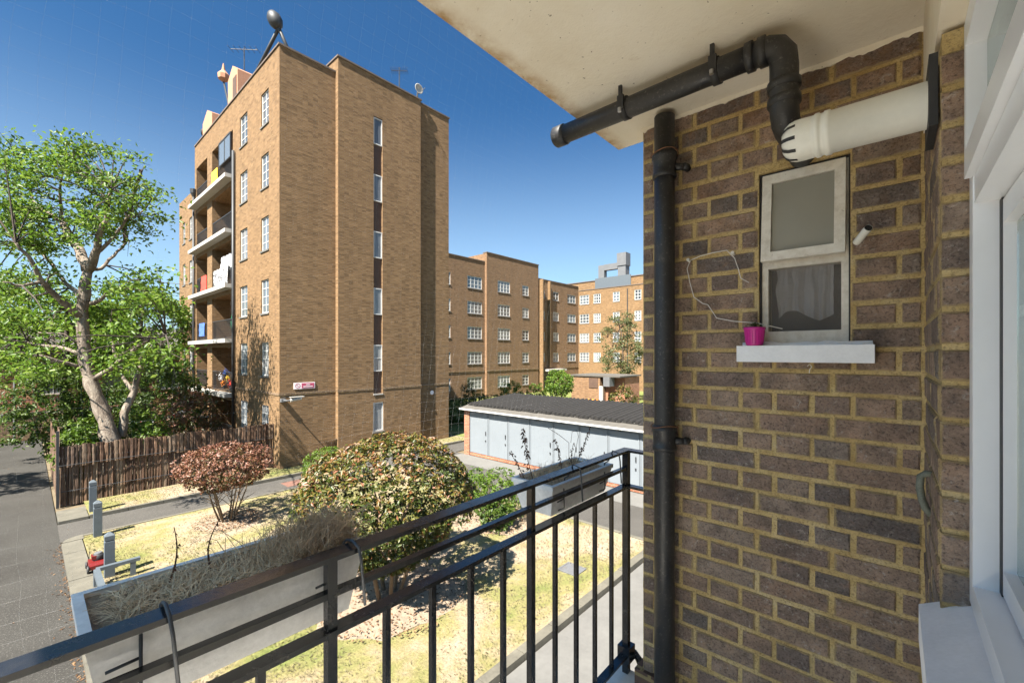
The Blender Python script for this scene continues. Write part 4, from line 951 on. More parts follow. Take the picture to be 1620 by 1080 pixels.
# things on the balconies
def cloth(name, F_, u0, u1, d0, z0, z1, mat, label, cat, seed=0, amp=0.08):
    m = MB(); n, k = 16, 8
    def p(i, j, dd):
        u = u0 + (u1 - u0) * i / n; z = z1 + (z0 - z1) * j / k
        w = amp * math.sin(i * 1.7 + seed) * (0.3 + 0.7 * j / k) + amp * 0.6 * mnoise.noise((i * 0.5, j * 0.5, seed))
        return F_.P(u, d0 + w + dd, z + (0.05 * mnoise.noise((i * 0.6, seed, 0)) if j == k else 0))
    for i in range(n):
        for j in range(k):
            m.quad(p(i, j, 0), p(i + 1, j, 0), p(i + 1, j + 1, 0), p(i, j + 1, 0))
            m.quad(p(i, j, 0.012), p(i, j + 1, 0.012), p(i + 1, j + 1, 0.012), p(i + 1, j, 0.012))
    for i in range(n): m.quad(p(i, 0, 0), p(i, 0, 0.012), p(i + 1, 0, 0.012), p(i + 1, 0, 0))
    return tag(m.build(name, mat, origin=F_.P((u0 + u1) / 2, d0, z0), smooth=True), label, cat)
cloth('orange_screen', FL, 28.5, 29.6, -0.06, floors[4] + 0.15, floors[4] + 1.15, 'yellow_cloth', 'orange fabric screen on the top balcony of the tall block', 'screen', 1, 0.02)
cloth('bed_sheet', FL, 26.1, 28.2, 0.10, floors[2] + 0.95, floors[2] + 1.75, 'white_cloth', 'white bed sheets drying over the third balcony rail', 'laundry', 2, 0.14)
cloth('patterned_cover', FL, 26.6, 29.4, -0.03, floors[2] + 0.08, floors[2] + 1.1, 'pattern_cloth', 'pale patterned cover tied along the third balcony rail below the sheets', 'cover', 5, 0.06)
cloth('red_towel', FL, 30.9, 31.9, -0.02, floors[2] + 0.1, floors[2] + 1.1, 'red_cloth', 'red towel hung on the farther third storey balcony', 'towel', 3, 0.05)
cloth('blue_towel', FL, 31.2, 32.4, -0.02, floors[1] + 0.3, floors[1] + 1.1, 'blue_cloth', 'blue cloth on the farther second storey balcony', 'towel', 4, 0.05)
par = thing('folded_parasol', (XB + 0.25, 26.5, floors[1]), 'closed dark green parasol leaning on a balcony of the tall block', 'parasol')
MB().lathe((XB + 0.25, 26.5, floors[1]), [(0.02, 0.35), (0.17, 0.4), (0.19, 0.9), (0.14, 1.6), (0.06, 2.1), (0, 2.25)], 12).build('canopy', 'green_cloth', par, smooth=True)
MB().tube([(XB + 0.25, 26.5, floors[1]), (XB + 0.25, 26.5, floors[1] + 0.5)], 0.025, 8).build('pole', 'frame_white', par)
for i in range(5):
    mt = ['red_cloth', 'yellow_cloth', 'blue_cloth', 'orange_paint', 'white_cloth'][i % 5]; y = 26.6 + i * 0.4; hue = ['red', 'yellow', 'blue', 'orange', 'white'][i]
    pr = thing('balcony_flower_box', (XB + 0.1, y, floors[0]), hue + ' potted flowers on the lowest balcony of the tall block', 'flowers', 'flower pots on the lowest balcony')
    MB().lathe((XB + 0.1, y, floors[0] + 0.15 + 0.3 * (i % 3)), [(0, 0), (0.09, 0), (0.12, 0.2), (0.1, 0.2), (0, 0.18)], 10).build('pot', 'dark_metal', pr)
    c = np.array([XB + 0.06, y, floors[0] + 0.45 + 0.3 * (i % 3)]) + rng.normal(0, 1, (60, 3)) * (0.06, 0.09, 0.09)
    mm = MB()
    for p in c: mm.lathe(tuple(p), [(0, -0.025), (0.03, 0), (0, 0.025)], 5)
    mm.build('blossom', mt, pr)
# rooftop fittings
fl_ = thing('roof_floodlight', pz(398, 122, 19.6), 'black floodlight held high on two long struts above the corner of the tall block', 'lamp')
A, Hd, B_ = pz(398, 122, 19.6), pz(441, 45, 19.2), pz(474, 84, 19.7)
A.z = min(A.z, 18.2); 
MB().tube([Vector((XB + 0.1, 23.35, H1 + 0.05)), Hd], 0.075, 10).build('strut', 'dark_metal', fl_, smooth=True)
MB().tube([B_ - Vector((0, -0.4, 0.5)), Hd], 0.075, 10).build('strut', 'dark_metal', fl_, smooth=True)
hd2 = pz(431, 24, 19.2); ax = (hd2 - Hd)
m = MB(); P8 = [Hd + ax * q for q in (0, 0.15, 0.45, 0.8, 1.1, 1.25)]; m.tube(P8, [0.10, 0.22, 0.30, 0.30, 0.2, 0.05], 14); m.build('lamp_head', 'dark_metal', fl_, smooth=True)
def aerial(base, h, n, label, w=0.5):
    r = thing('tv_aerial', base, label, 'aerial'); b = Vector(base)
    MB().tube([b, b + Vector((0, 0, h))], 0.025, 6).build('mast', 'dark_metal', r)
    m = MB(); t = b + Vector((0, 0, h * 0.92)); m.tube([t + Vector((-w, w, 0)), t + Vector((w, -w, 0))], 0.018, 5)
    for i in range(n):
        q = t + Vector((-w, w, 0)) * (1 - 2 * i / (n - 1)); m.tube([q + Vector((-0.2, -0.2, 0)), q + Vector((0.2, 0.2, 0))], 0.01, 4)
    m.build('antenna', 'dark_metal', r); return r
aerial((XB + 0.6, 26.2, 20.2), 1.3, 6, 'small aerial on the nearer roof turret of the tall block')
ar = aerial((13.6, YB + 0.6, H2 - 0.4), 2.2, 9, 'tall thin lattice aerial on the roof near the satellite dish', 0.3)
ball = thing('weather_vane', (XB + 0.6, 28.0, H1 - 0.4), 'reddish weather vane on a slanted pole above the balconies', 'weather vane')
MB().tube([(XB + 0.6, 28.0, H1 - 0.4), (XB + 0.3, 28.7, 20.6)], 0.05, 8).build('pole', 'dark_metal', ball)
MB().lathe((XB + 0.3, 28.7, 20.5), [(0, 0), (0.28, 0.2), (0.3, 0.45), (0.1, 0.7), (0.03, 1.1)], 8).build('finial', 'render_pink', ball)
dish = thing('satellite_dish', (14.3, YB - 0.05, H2), 'pale round satellite dish on the roof edge of the tall block', 'satellite dish')
MB().tube([(14.3, YB - 0.05, H2), (14.3, YB - 0.1, H2 + 0.5)], 0.04, 8).build('arm', 'dark_metal', dish)
m = MB(); m.lathe((14.3, YB - 0.25, H2 + 0.62), [(0, 0.09), (0.14, 0.07), (0.25, 0.0), (0.265, 0.01), (0.14, 0.09), (0, 0.11)], 18, 'Y'); m.build('reflector', 'slab_white', dish, smooth=True)
MB().tube([(14.3, YB - 0.2, H2 + 0.35), (14.35, YB - 0.7, H2 + 0.5)], 0.02, 6).build('feed_arm', 'grey_metal', dish)
# sign, security light and fittings on the gable
sg = thing('wall_sign', (8.25, YB - 0.03, 3.46), 'small pink and white notice on the gable above the string course', 'sign')
box_obj('board', 'sign_white', sg, (7.80, 8.72, YB - 0.030, YB - 0.004, 3.46, 3.74)); box_obj('panel', 'sign_pink', sg, (8.13, 8.68, YB - 0.036, YB - 0.031, 3.49, 3.71))
m = MB()
for (a, b, z) in ((8.32, 8.5, 3.64), (8.2, 8.62, 3.555)): m.box(a, b, YB - 0.041, YB - 0.037, z - 0.018, z + 0.018)
m.build('lettering', 'sign_white', sg)
m = MB(); c0 = (7.965, YB - 0.034, 3.60)
for i in range(20):
    a, b = 2 * math.pi * i / 20, 2 * math.pi * (i + 1) / 20
    m.quad(*[(c0[0] + r * math.cos(q), c0[1], c0[2] + r * math.sin(q)) for r, q in ((0.085, a), (0.105, a), (0.105, b), (0.085, b))])
m.quad((c0[0] - 0.07, c0[1] - .001, c0[2] + 0.055), (c0[0] - 0.055, c0[1] - .001, c0[2] + 0.07), (c0[0] + 0.07, c0[1] - .001, c0[2] - 0.055), (c0[0] + 0.055, c0[1] - .001, c0[2] - 0.07))
m.build('prohibition_ring', 'sign_pink', sg)
cc = thing('security_camera', (7.3, YB - 0.05, 3.05), 'white security camera on an arm at the corner of the tall block', 'camera')
m = MB(); m.box(7.24, 7.42, YB - 0.16, YB - 0.002, 2.95, 3.09); m.tube([(7.33, YB - 0.1, 3.02), (7.40, YB - 0.38, 3.02), (7.55, YB - 0.42, 3.03)], 0.03, 8); m.build('bracket', 'grey_metal', cc)
m = MB(); m.tube([(7.50, YB - 0.42, 3.03), (7.95, YB - 0.45, 3.10)], 0.075, 12); m.box(7.48, 8.05, YB - 0.53, YB - 0.35, 3.15, 3.17); m.build('housing', 'slab_white', cc, smooth=False)
ps = MB().lathe((15.35, YB - 0.03, 2.82), [(0, -0.0), (0.12, 0.0), (0.12, 0.025), (0, 0.025)], 16, 'Y').build('round_sign', 'sign_white', origin=(15.35, YB - 0.03, 2.82)); tag(ps, 'small pale round notice on the recessed end of the gable', 'sign')

# ---------------------------------------------------------------- long block behind
YFAR, XFAR = 35.0, 54.4
far = thing('long_block', (29.0, YFAR, 0), 'long five storey brown brick block with rows of white windows behind the garages', 'building')
F1 = Face('Y', YFAR); FX = Face('X', XFAR)
def xpx(px, Y=YFAR):
    t = (px - CX) / F; z = Y / (0.663 - 0.7487 * t); return z * (0.7487 + 0.663 * t)
def ypx(px, X=XFAR):
    t = (px - CX) / F; z = X / (0.7487 + 0.663 * t); return z * (0.663 - 0.7487 * t)
cf = [1.75 + 2.8 * k for k in range(5)]
def block(parent, F_, u0, u1, H, cols, name='wall', mat='brick_orange'):
    hs = []
    for (a, b, hh, nc, nr, rows) in cols:
        for k in rows: hs.append(((a, b, cf[k] - hh * 0.48, cf[k] + hh * 0.52), nc, nr))
    m = MB(); wall_faces(m, F_, u0, u1, 0, H, [h[0] for h in hs], 0.14); w = m.build(name, mat, parent)
    for h, nc, nr in hs: window(parent, F_, *h, cols=nc, rows=nr, d=0.04, fw=0.07, bar=0.05)
def colp(p0, p1, off=0): 
    return (xpx(690 + p0 * .3148), xpx(690 + p1 * .3148))
X1, X2, X3 = xpx(767), xpx(849), XFAR
block(far, F1, 22.0, X1, 15.5, [(*colp(157, 230), 1.35, 4, 3, range(5)), (29.2, 29.75, 1.3, 2, 2, range(5))])
FP = Face('Y', YFAR - 0.3)
block(far, FP, X1, X2, 16.55, [(*colp(300, 362), 1.35, 4, 3, range(5)), (*colp(424, 456), 1.25, 2, 3, range(5))])
block(far, F1, X2 + 0.001, X3, 14.9, [(*colp(519, 546), 1.1, 2, 2, range(1, 5)), (*colp(588, 616), 1.2, 2, 2, range(1, 5)), (*colp(659, 701), 1.2, 3, 2, range(1, 5))])
m = MB(); m.quad((X1, YFAR, 0), (X1, YFAR - .3, 0), (X1, YFAR - .3, 16.55), (X1, YFAR, 16.55), [(0, 0), (.3, 0), (.3, 16), (0, 16)]); m.quad((X2, YFAR, 0), (X2, YFAR, 16.55), (X2, YFAR - .3, 16.55), (X2, YFAR - .3, 0), [(0, 0), (0, 16), (.3, 16), (.3, 0)])
m.box(X1 + .01, X2 - .01, YFAR + 0.002, YFAR + 11, 14, 16.5); m.box(22, X1, YFAR + 11, YFAR + 11.2, 0, 15.4); m.box(X2 + 0.01, XFAR + 9.9, YFAR + 10.8, YFAR + 11, 0, 14.8); m.build('wall', 'brick_orange', far)
cols8 = [(ypx(690 + b * .3148), ypx(690 + a * .3148)) for a, b in ((721, 768), (791, 826), (888, 921), (997, 1030))]
block(far, FX, 12.0, YFAR, 14.3, [(*cols8[0], 1.35, 3, 3, range(1, 5)), (*cols8[1], 1.35, 3, 3, range(1, 5)), (*cols8[2], 1.35, 2, 3, range(1, 5)), (*cols8[3], 1.35, 2, 3, range(1, 5)), (16, 17.4, 1.35, 3, 3, range(1, 5))], mat='brick_yellow')
m = MB(); m.box(XFAR + 2.6, XFAR + 9.8, 12.0, YFAR + 5, 14.0, 16.0); m.build('penthouse', 'brick_yellow', far)
m = MB(); m.box(XFAR + 2.5, XFAR + 9.9, 11.9, YFAR + 5.1, 16.0, 16.12); m.box(22, X1 - 0.04, YFAR - 0.06, YFAR + 0.3, 15.5, 15.6); m.box(X1 - 0.03, X2 + 0.05, YFAR - 0.36, YFAR + 0.3, 16.55, 16.66); m.box(X2 + 0.06, X3 - 0.07, YFAR - 0.06, YFAR + 0.3, 14.9, 15.0); m.box(XFAR - 0.06, XFAR + 0.3, 12, YFAR - .07, 14.3, 14.4)
m.build('coping', 'coping', far)
m = MB(); m.box(22.1, X1, YFAR + .31, YFAR + 10.9, 15.0, 15.1); m.box(X2 + .02, XFAR - .1, YFAR + .31, YFAR + 10.7, 14.4, 14.5); m.box(XFAR + .31, XFAR + 2.59, 12, YFAR, 13.8, 13.9); m.build('roof', 'felt', far)
m = MB(); m.box(22.5, X1 - .05, YFAR - 0.05, YFAR - 0.001, 3.05, 3.17); m.box(X1 + .02, X2 - .02, YFAR - 0.35, YFAR - 0.301, 3.05, 3.17); m.box(X2 + .2, XFAR - .1, YFAR - 0.05, YFAR - 0.001, 3.05, 3.17); m.build('string_course', 'brick_home', far)
sl = MB(); sl.box(X2 + 0.3, X2 + 0.5, YFAR - 0.8, YFAR - 0.002, 0, 14.8); sl.box(X2 + 2.4, X2 + 2.6, YFAR - 0.4, YFAR - 0.002, 3.2, 14.8); sl.build('pier', 'brick_yellow', far)
MB().tube([(xpx(938 * .3148 + 555), YFAR - 0.1, 0), (xpx(938 * .3148 + 555), YFAR - 0.1, 14.5)], 0.06, 8).build('drainpipe', 'dark_metal', far)
MB().tube([(XFAR - 0.1, ypx(993), 0), (XFAR - 0.1, ypx(993), 13.9)], 0.06, 8).build('drainpipe', 'dark_metal', far)
box_obj('porch_canopy', 'slab_white', far, (X2 + 1.0, X2 + 5.2, YFAR - 1.2, YFAR - 0.003, 2.75, 3.0)); box_obj('entrance_door', 'dark_metal', far, (X2 + 1.5, X2 + 4.2, YFAR - 0.08, YFAR - 0.004, 0.1, 2.7))
# rooftop ventilation duct
du = thing('ventilation_duct', (XFAR + 2.2, ypx(985), 14.0), 'silver grey rooftop ventilation duct on the sunlit end of the long block', 'duct')
XD = XFAR + 2.0
ya, yb_ = ypx(953, XD), ypx(985, XD)
m = MB(); m.box(XD - 0.4, XD + 0.4, ya - 0.5, ya + 0.45, 14.0, 18.0); m.box(XD - 0.38, XD + 0.38, yb_ + 0.45, ya - 0.5, 17.2, 18.05); m.build('cross_duct', 'grey_metal', du, bevel=0.1)
m = MB(); m.box(XD - 0.6, XD + 0.6, yb_ - 0.75, yb_ + 0.45, 14.0, 17.5); m.box(XD - 0.7, XD + 0.7, yb_ - 0.85, yb_ + 0.55, 17.5, 19.3); m.build('fan_box', 'grey_metal', du, bevel=0.05)
box_obj('screen', 'bollard_grey', du, (XD - 0.75, XD - 0.65, yb_ - 1.6, ya + 0.8, 14.35, 16.1))
# ---------------------------------------------------------------- garages
gar = thing('garage_row', (14.6, 16.1, 0), 'row of white garage doors under a dark corrugated roof', 'garage')
GX, GY0, GY1 = 14.62, 3.0, 16.15
box_obj('brick_pier', 'brick_red', gar, (GX, GX + 3.6, GY1 - 0.35, GY1, 0, 2.32)); box_obj('rear_wall', 'brick_red', gar, (GX + 3.4, GX + 3.6, GY0, GY1 - 0.352, 0, 2.42)); box_obj('base_wall', 'brick_red', gar, (GX + 0.06, GX + 0.2, GY0, GY1 - 0.352, 0, 0.14))
dw = (GY1 - 0.36 - GY0) / 10
for i in range(10):
    a = GY1 - 0.36 - (i + 1) * dw; b = a + dw
    d = box_obj('garage_door', 'garage_door', gar, (GX + 0.05 + 0.004 * (i % 2), GX + 0.09, a + 0.009, b - 0.009, 0.16, 2.12))
    m = MB()
    for q in (0.0, 1.0): m.box(GX + 0.03, GX + 0.049, a + 0.022 + q * (dw - 0.084), a + 0.062 + q * (dw - 0.084), 0.16, 2.12)
    m.box(GX + 0.03, GX + 0.049, a + 0.055, b - 0.055, 2.02, 2.11); m.build('door_frame', 'garage_door', d)
    m = MB(); m.box(GX + 0.01, GX + 0.03, a + 0.13, a + 0.17, 1.1, 1.28); m.box(GX + 0.01, GX + 0.03, a + 0.13, a + 0.18, 0.8, 0.87); m.build('handle', 'dark_metal', d)
box_obj('door_backing', 'rubber', gar, (GX + 0.11, GX + 0.13, GY0, GY1 - 0.36, 0.15, 2.12))
box_obj('lintel', 'garage_door', gar, (GX + 0.04, GX + 0.2, GY0, GY1 - 0.36, 2.125, 2.26))
m = MB()
for i in range(10): m.box(GX - 0.02, GX + 0.038, GY1 - 0.9 - i * dw, GY1 - 0.78 - i * dw, 2.15, 2.22)
m.build('eaves_bracket', 'dark_metal', gar)
box_obj('gutter', 'frame_white', gar, (GX - 0.22, GX - 0.12, GY0, GY1 + 0.15, 2.24, 2.31), bevel=0.01)
m = MB(); V = [(GX - 0.20, GY0, 2.315), (GX - 0.20, GY1 + 0.12, 2.315), (GX + 0.40, GY1 + 0.12, 2.45), (GX + 0.40, GY0, 2.45)]
m.quad(*V); m.quad(*[(a, b, c - 0.04) for a, b, c in reversed(V)]); m.quad(V[0], V[1], (V[1][0], V[1][1], 2.27), (V[0][0], V[0][1], 2.27)); m.quad(V[1], V[2], (V[2][0], V[2][1], 2.41), (V[1][0], V[1][1], 2.27)); m.build('eaves_flashing', 'felt', gar)
p = 0.235; n = int((GY1 + 0.1 - GY0) / p)
rib = MB()
for k in range(2): pass
prof = [(0.0, 0.0), (0.02, 0.07), (0.055, 0.12), (0.10, 0.125), (0.13, 0.06), (0.15, 0.0), (0.235, 0.0)]
m = MB()
for (a, za), (b, zb) in zip(prof[:-1], prof[1:]):
    m.quad((0, a, za), (3.5, a, za + 0.26), (3.5, b, zb + 0.26), (0, b, zb)); 
m.poly([(0, 0.0, -0.0)] + [(0, a, z) for a, z in prof[1:-1]])
rib_me = None
for i in range(n):
    if rib_me is None:
        o = m.build('roof_rib', 'roof_sheet', None); rib_me = o.data; bpy.data.objects.remove(o)
    inst(rib_me, 'roof_rib', gar, (GX + 0.22 + random.uniform(-.03, .03), GY0 + i * p, 2.43 + random.uniform(-.008, .008)))
# shed wall and bin beyond the garages
sh = thing('brick_shed', (33.6, 22.3, 0), 'low orange brick bin shed with a flat roof beyond the garages', 'shed')
m = MB(); m.box(33.6, 37.5, 19.4, 22.4, 0, 3.0); m.build('wall', 'brick_orange', sh); m = MB(); m.box(33.5, 37.6, 17.4, 22.5, 3.0, 3.12); m.build('roof', 'felt', sh)
m = MB(); m.box(34.6, 37.4, 17.5, 19.38, 0, 2.95); m.build('side_wall', 'brick_red', sh); box_obj('vent_panel', 'panel_brown', sh, (33.55, 33.598, 19.6, 20.5, 2.0, 2.85))
box_obj('white_post', 'frame_white', sh, (33.2, 33.38, 18.95, 19.25, 0, 2.2)); box_obj('meter_box', 'grey_metal', sh, (33.3, 34.2, 18.3, 18.9, 2.2, 3.0))
bn = thing('wheelie_bin', (31.9, 19.2, 0.05), 'grey bin with an orange lid in front of the brick shed', 'bin')
m = MB(); m.poly([(31.6, 18.9, .05), (31.6, 19.5, .05), (31.55, 19.6, 1.0), (31.55, 18.8, 1.0)]); m.poly([(32.2, 18.9, .05), (32.25, 18.8, 1.0), (32.25, 19.6, 1.0), (32.2, 19.5, .05)]); m.poly([(31.6, 18.9, .05), (31.55, 18.8, 1.0), (32.25, 18.8, 1.0), (32.2, 18.9, .05)]); m.poly([(31.6, 19.5, .05), (32.2, 19.5, .05), (32.25, 19.6, 1.0), (31.55, 19.6, 1.0)]); m.build('body', 'dark_metal', bn)
m = MB(); m.poly([(31.5, 18.75, 1.0), (31.5, 19.65, 1.0), (31.7, 19.55, 1.2), (31.7, 18.85, 1.2)]); m.poly([(31.7, 18.85, 1.2), (31.7, 19.55, 1.2), (32.3, 19.6, 1.15), (32.3, 18.8, 1.15)]); m.poly([(31.5, 18.75, 1.0), (31.7, 18.85, 1.2), (32.3, 18.8, 1.15), (32.3, 18.75, 1.0)]); m.build('lid', 'orange_paint', bn)
hedge_specs = []
# house and boundary wall at the end of the road
hs = thing('brick_house', (-10, 46, 0), 'dark red brick house glimpsed between the trees at the end of the road', 'house')
FH = Face('Y', 44.0)
hh = [(-9 + 3.2 * i, -7.6 + 3.2 * i, 2.2 + 2.9 * k, 3.7 + 2.9 * k) for i in range(8) for k in range(1)]
m = MB(); wall_faces(m, FH, -14, 18, 0, 5.6, hh); m.build('wall', 'brick_red', hs)
for h in hh: window(hs, FH, *h, cols=2, rows=2)
m = MB(); m.poly([(-14.4, 43.6, 5.5), (18.4, 43.6, 5.5), (18.4, 48, 7.2), (-14.4, 48, 7.2)]); m.poly([(-14.4, 52, 5.5), (-14.4, 48, 7.2), (18.4, 48, 7.2), (18.4, 52, 5.5)]); m.build('roof', 'felt', hs)
bwall = thing('boundary_wall', (-2, 37.8, 0), 'dark low wall topped with iron railings across the end of the road', 'wall')
box_obj('wall', 'brick_home', bwall, (-14, 7.0, 37.7, 38.0, 0, 1.5)); box_obj('coping', 'concrete', bwall, (-14, 7.0, 37.65, 38.05, 1.5, 1.58))
m = MB()
for i in range(150): m.box(-14 + i * 0.14 + .0, -14 + i * 0.14 + .02, 37.84, 37.86, 1.58, 2.4)
m.box(-14, 7, 37.83, 37.87, 2.3, 2.34); m.build('railing', 'dark_metal', bwall)
lp = thing('sign_post', (-0.4, 37.0, 0), 'thin pale post standing in front of the dark wall at the road end', 'post'); MB().tube([(-0.4, 37.0, 0), (-0.4, 37.0, 3.6)], 0.05, 8).build('pole', 'grey_metal', lp)
# ================================================================== bark strip fence
fe = thing('bark_fence', (0.72, 20.35, 0), 'rough brown bark strip fence with an overlapping top row beside the road', 'fence')
def strip_mesh(seed):
    rr = random.Random(seed); v = []; f = []; n = 6
    for k in range(n + 1):
        z = k / n; w = 0.5 + rr.uniform(-.07, .07); ox = rr.uniform(-.06, .06); dy = rr.uniform(-.006, .006)
        for (a, d) in ((-w + ox, 0.014), (-0.25 + ox, -0.006), (0.2 + ox, -0.012), (w + ox, 0.014)): v.append((a, d + dy, z))
    for k in range(n):
        for j in range(3): a = k * 4 + j; f.append((a, a + 1, a + 5, a + 4))
        a = k * 4; f.append((a + 3, a, a + 4, a + 7))
    f.append((n * 4 + 3, n * 4 + 2, n * 4 + 1, n * 4)); f.append((0, 1, 2, 3))
    me = bpy.data.meshes.new('strip'); me.from_pydata(v, [], f); me.materials.append(MATS['fence_wood']); return me
SM = [strip_mesh(i) for i in range(9)]
def zrow(x, lo): return lo + 0.05 * mnoise.noise((x * 1.3, 0, 2))
YFE = 20.35
x = 0.74
while x < 7.12:
    w = random.uniform(0.05, 0.095)
    inst(random.choice(SM), 'strip', fe, (x + w / 2, YFE + random.uniform(-.012, .012), 0.03), (w * 1.04, 1, 1.45 + random.uniform(-.04, .06)), (0, random.uniform(-.012, .012), random.uniform(-.2, .2))); x += w
x = 0.73
while x < 7.15:
    w = random.uniform(0.06, 0.15); zt = 1.98 + 0.10 * mnoise.noise((x * 1.1, 4, 2)) + random.uniform(-.03, .03); zb = 1.30 + random.uniform(-.06, .04)
    inst(random.choice(SM), 'strip', fe, (x + w / 2, YFE - 0.045 + random.uniform(-.01, .01), zb), (w * 1.05, 1, zt - zb), (random.uniform(-.02, .02), random.uniform(-.02, .02), random.uniform(-.25, .25))); x += w
# return of the fence along the road
y = YFE + 0.05
while y < 27.0:
    w = random.uniform(0.07, 0.14)
    inst(random.choice(SM), 'strip', fe, (0.72, y + w / 2, 0.03), (w * 1.05, 1, (2.05 if y > 20.8 else 2.55) + random.uniform(-.12, .1)), (0, 0, -math.pi / 2 + random.uniform(-.2, .2))); y += w
for z in (0.5, 1.36): MB().tube([(0.7, YFE - 0.03 - 0.05 * (z > 1), z), (2.4, YFE - 0.03 - 0.05 * (z > 1), z + .01), (4.2, YFE - 0.03 - 0.05 * (z > 1), z - .01), (7.15, YFE - 0.03 - 0.05 * (z > 1), z)], 0.012, 6).build('wire', 'dark_metal', fe)
box_obj('corner_post', 'dark_metal', fe, (0.66, 0.73, YFE - 0.08, YFE - 0.02, 0, 2.5))
for xx in (2.4, 4.2, 5.9): box_obj('post', 'stem_brown', fe, (xx, xx + 0.07, YFE + 0.04, YFE + 0.11, 0, 1.95))
# ================================================================== bollards, knee rail, mower
def bollard(x, y, label):
    r = thing('bollard', (x, y, 0.02), label, 'bollard', 'grey bollards beside the road')
    s = 0.085
    def sq(h, z): return [(x - h, y - h, z), (x + h, y - h, z), (x + h, y + h, z), (x - h, y + h, z)]
    def skin(rings):
        m = MB()
        for A, B in zip(rings[:-1], rings[1:]):
            for k in range(4): j = (k + 1) % 4; m.quad(A[k], A[j], B[j], B[k])
        m.poly(rings[-1]); return m
    skin([sq(s, -0.05), sq(s, 0.86), sq(s - 0.012, 0.872)]).build('shaft', 'bollard_grey', r, bevel=0.008)
    skin([sq(s - 0.02, 0.87), sq(s - 0.02, 0.885), sq(s, 0.89), sq(s, 0.985), sq(0.02, 1.05)]).build('cap', 'bollard_grey', r, bevel=0.006)
bollard(1.41, 18.85, 'grey square bollard nearest the bark fence')
bollard(1.30, 16.12, 'grey square bollard on the near side of the path mouth')
bollard(1.24, 13.05, 'grey square bollard next to the red mower and knee rail')
kr = thing('knee_rail', (1.06, 12.75, 0.08), 'low grey timber knee rail turning a corner on the lawn edge', 'rail')
def bar(name, a, b, w, h):
    a, b = Vector(a), Vector(b); d = (b - a).normalized(); sd_ = Vector((0, 0, 1)).cross(d).normalized() * w / 2; up = Vector((0, 0, h / 2)); m = MB()
    V = [a - sd_ - up, a + sd_ - up, a + sd_ + up, a - sd_ + up, b - sd_ - up, b + sd_ - up, b + sd_ + up, b - sd_ + up]
    for f in ((3, 2, 1, 0), (4, 5, 6, 7), (0, 1, 5, 4), (1, 2, 6, 5), (2, 3, 7, 6), (3, 0, 4, 7)): m.quad(*[V[i] for i in f])
    m.build(name, 'bollard_grey', kr, bevel=0.006)
bar('rail', (1.0, 12.75, 0.40), (1.72, 12.75, 0.40), 0.10, 0.07); bar('rail', (1.0, 12.62, 0.42), (1.0, 9.4, 0.42), 0.10, 0.09)
for (xx, yy) in ((1.6, 12.75), (1.0, 12.66), (1.0, 11.0), (1.0, 9.5)): box_obj('post', 'bollard_grey', kr, (xx - 0.045, xx + 0.045, yy - 0.045, yy + 0.045, 0.0, 0.364))
mo = thing('lawn_mower', (1.1, 13.65, 0.1), 'red petrol lawn mower with black engine parked by the bollard', 'mower')
c = Vector((1.12, 13.7, 0.09))
m = MB(); L, Wd = 0.34, 0.24
prof = [(-L, 0.10), (-L, 0.22), (-L + 0.1, 0.30), (L - 0.12, 0.30), (L, 0.20), (L, 0.10)]
for s in (-1, 1): m.poly([(c.x + s * Wd, c.y + a, c.z + z) for a, z in (prof if s > 0 else reversed(prof))])
for (a, za), (b, zb) in zip(prof, prof[1:] + prof[:1]): m.quad((c.x - Wd, c.y + a, c.z + za), (c.x + Wd, c.y + a, c.z + za), (c.x + Wd, c.y + b, c.z + zb), (c.x - Wd, c.y + b, c.z + zb))
m.build('deck', 'red_paint', mo, bevel=0.03)
mo.scale = (0.68, 0.68, 0.68)
en = MB().lathe((c.x, c.y + 0.02, c.z + 0.30), [(0.15, 0), (0.165, 0.05), (0.165, 0.14), (0.12, 0.19), (0, 0.2)], 14).build('engine', 'rubber', mo, smooth=True)
MB().box(c.x - 0.17, c.x - 0.05, c.y - 0.13, c.y + 0.13, c.z + 0.36, c.z + 0.47).build('fuel_tank', 'red_paint', en, bevel=0.02)
MB().lathe((c.x, c.y + 0.02, c.z + 0.5), [(0.11, 0), (0.1, 0.03), (0, 0.035)], 14).build('starter_cover', 'grey_metal', en)
for sx in (-1, 1):
    for sy in (-1, 1):
        r_ = 0.10 if sy > 0 else 0.12
        wh = MB().lathe((c.x + sx * 0.27, c.y + sy * 0.27, c.z + r_), [(r_ * 0.6, -0.03), (r_, -0.025), (r_, 0.025), (r_ * 0.6, 0.03), (r_ * 0.6, -0.03)], 18, 'X').build('wheel', 'rubber', mo, smooth=True)
        MB().lathe((c.x + sx * 0.27, c.y + sy * 0.27, c.z + r_), [(0, -0.02), (r_ * 0.6, -0.025), (r_ * 0.6, 0.025), (0, 0.02)], 14, 'X').build('hub', 'grey_metal', wh)
for sx in (-1, 1): MB().tube([(c.x + sx * 0.2, c.y + 0.2, c.z + 0.25), (c.x + sx * 0.2, c.y + 0.34, c.z + 0.42), (c.x + sx * 0.2, c.y + 0.1, c.z + 0.60)], 0.012, 6).build('handle_tube', 'rubber', mo)
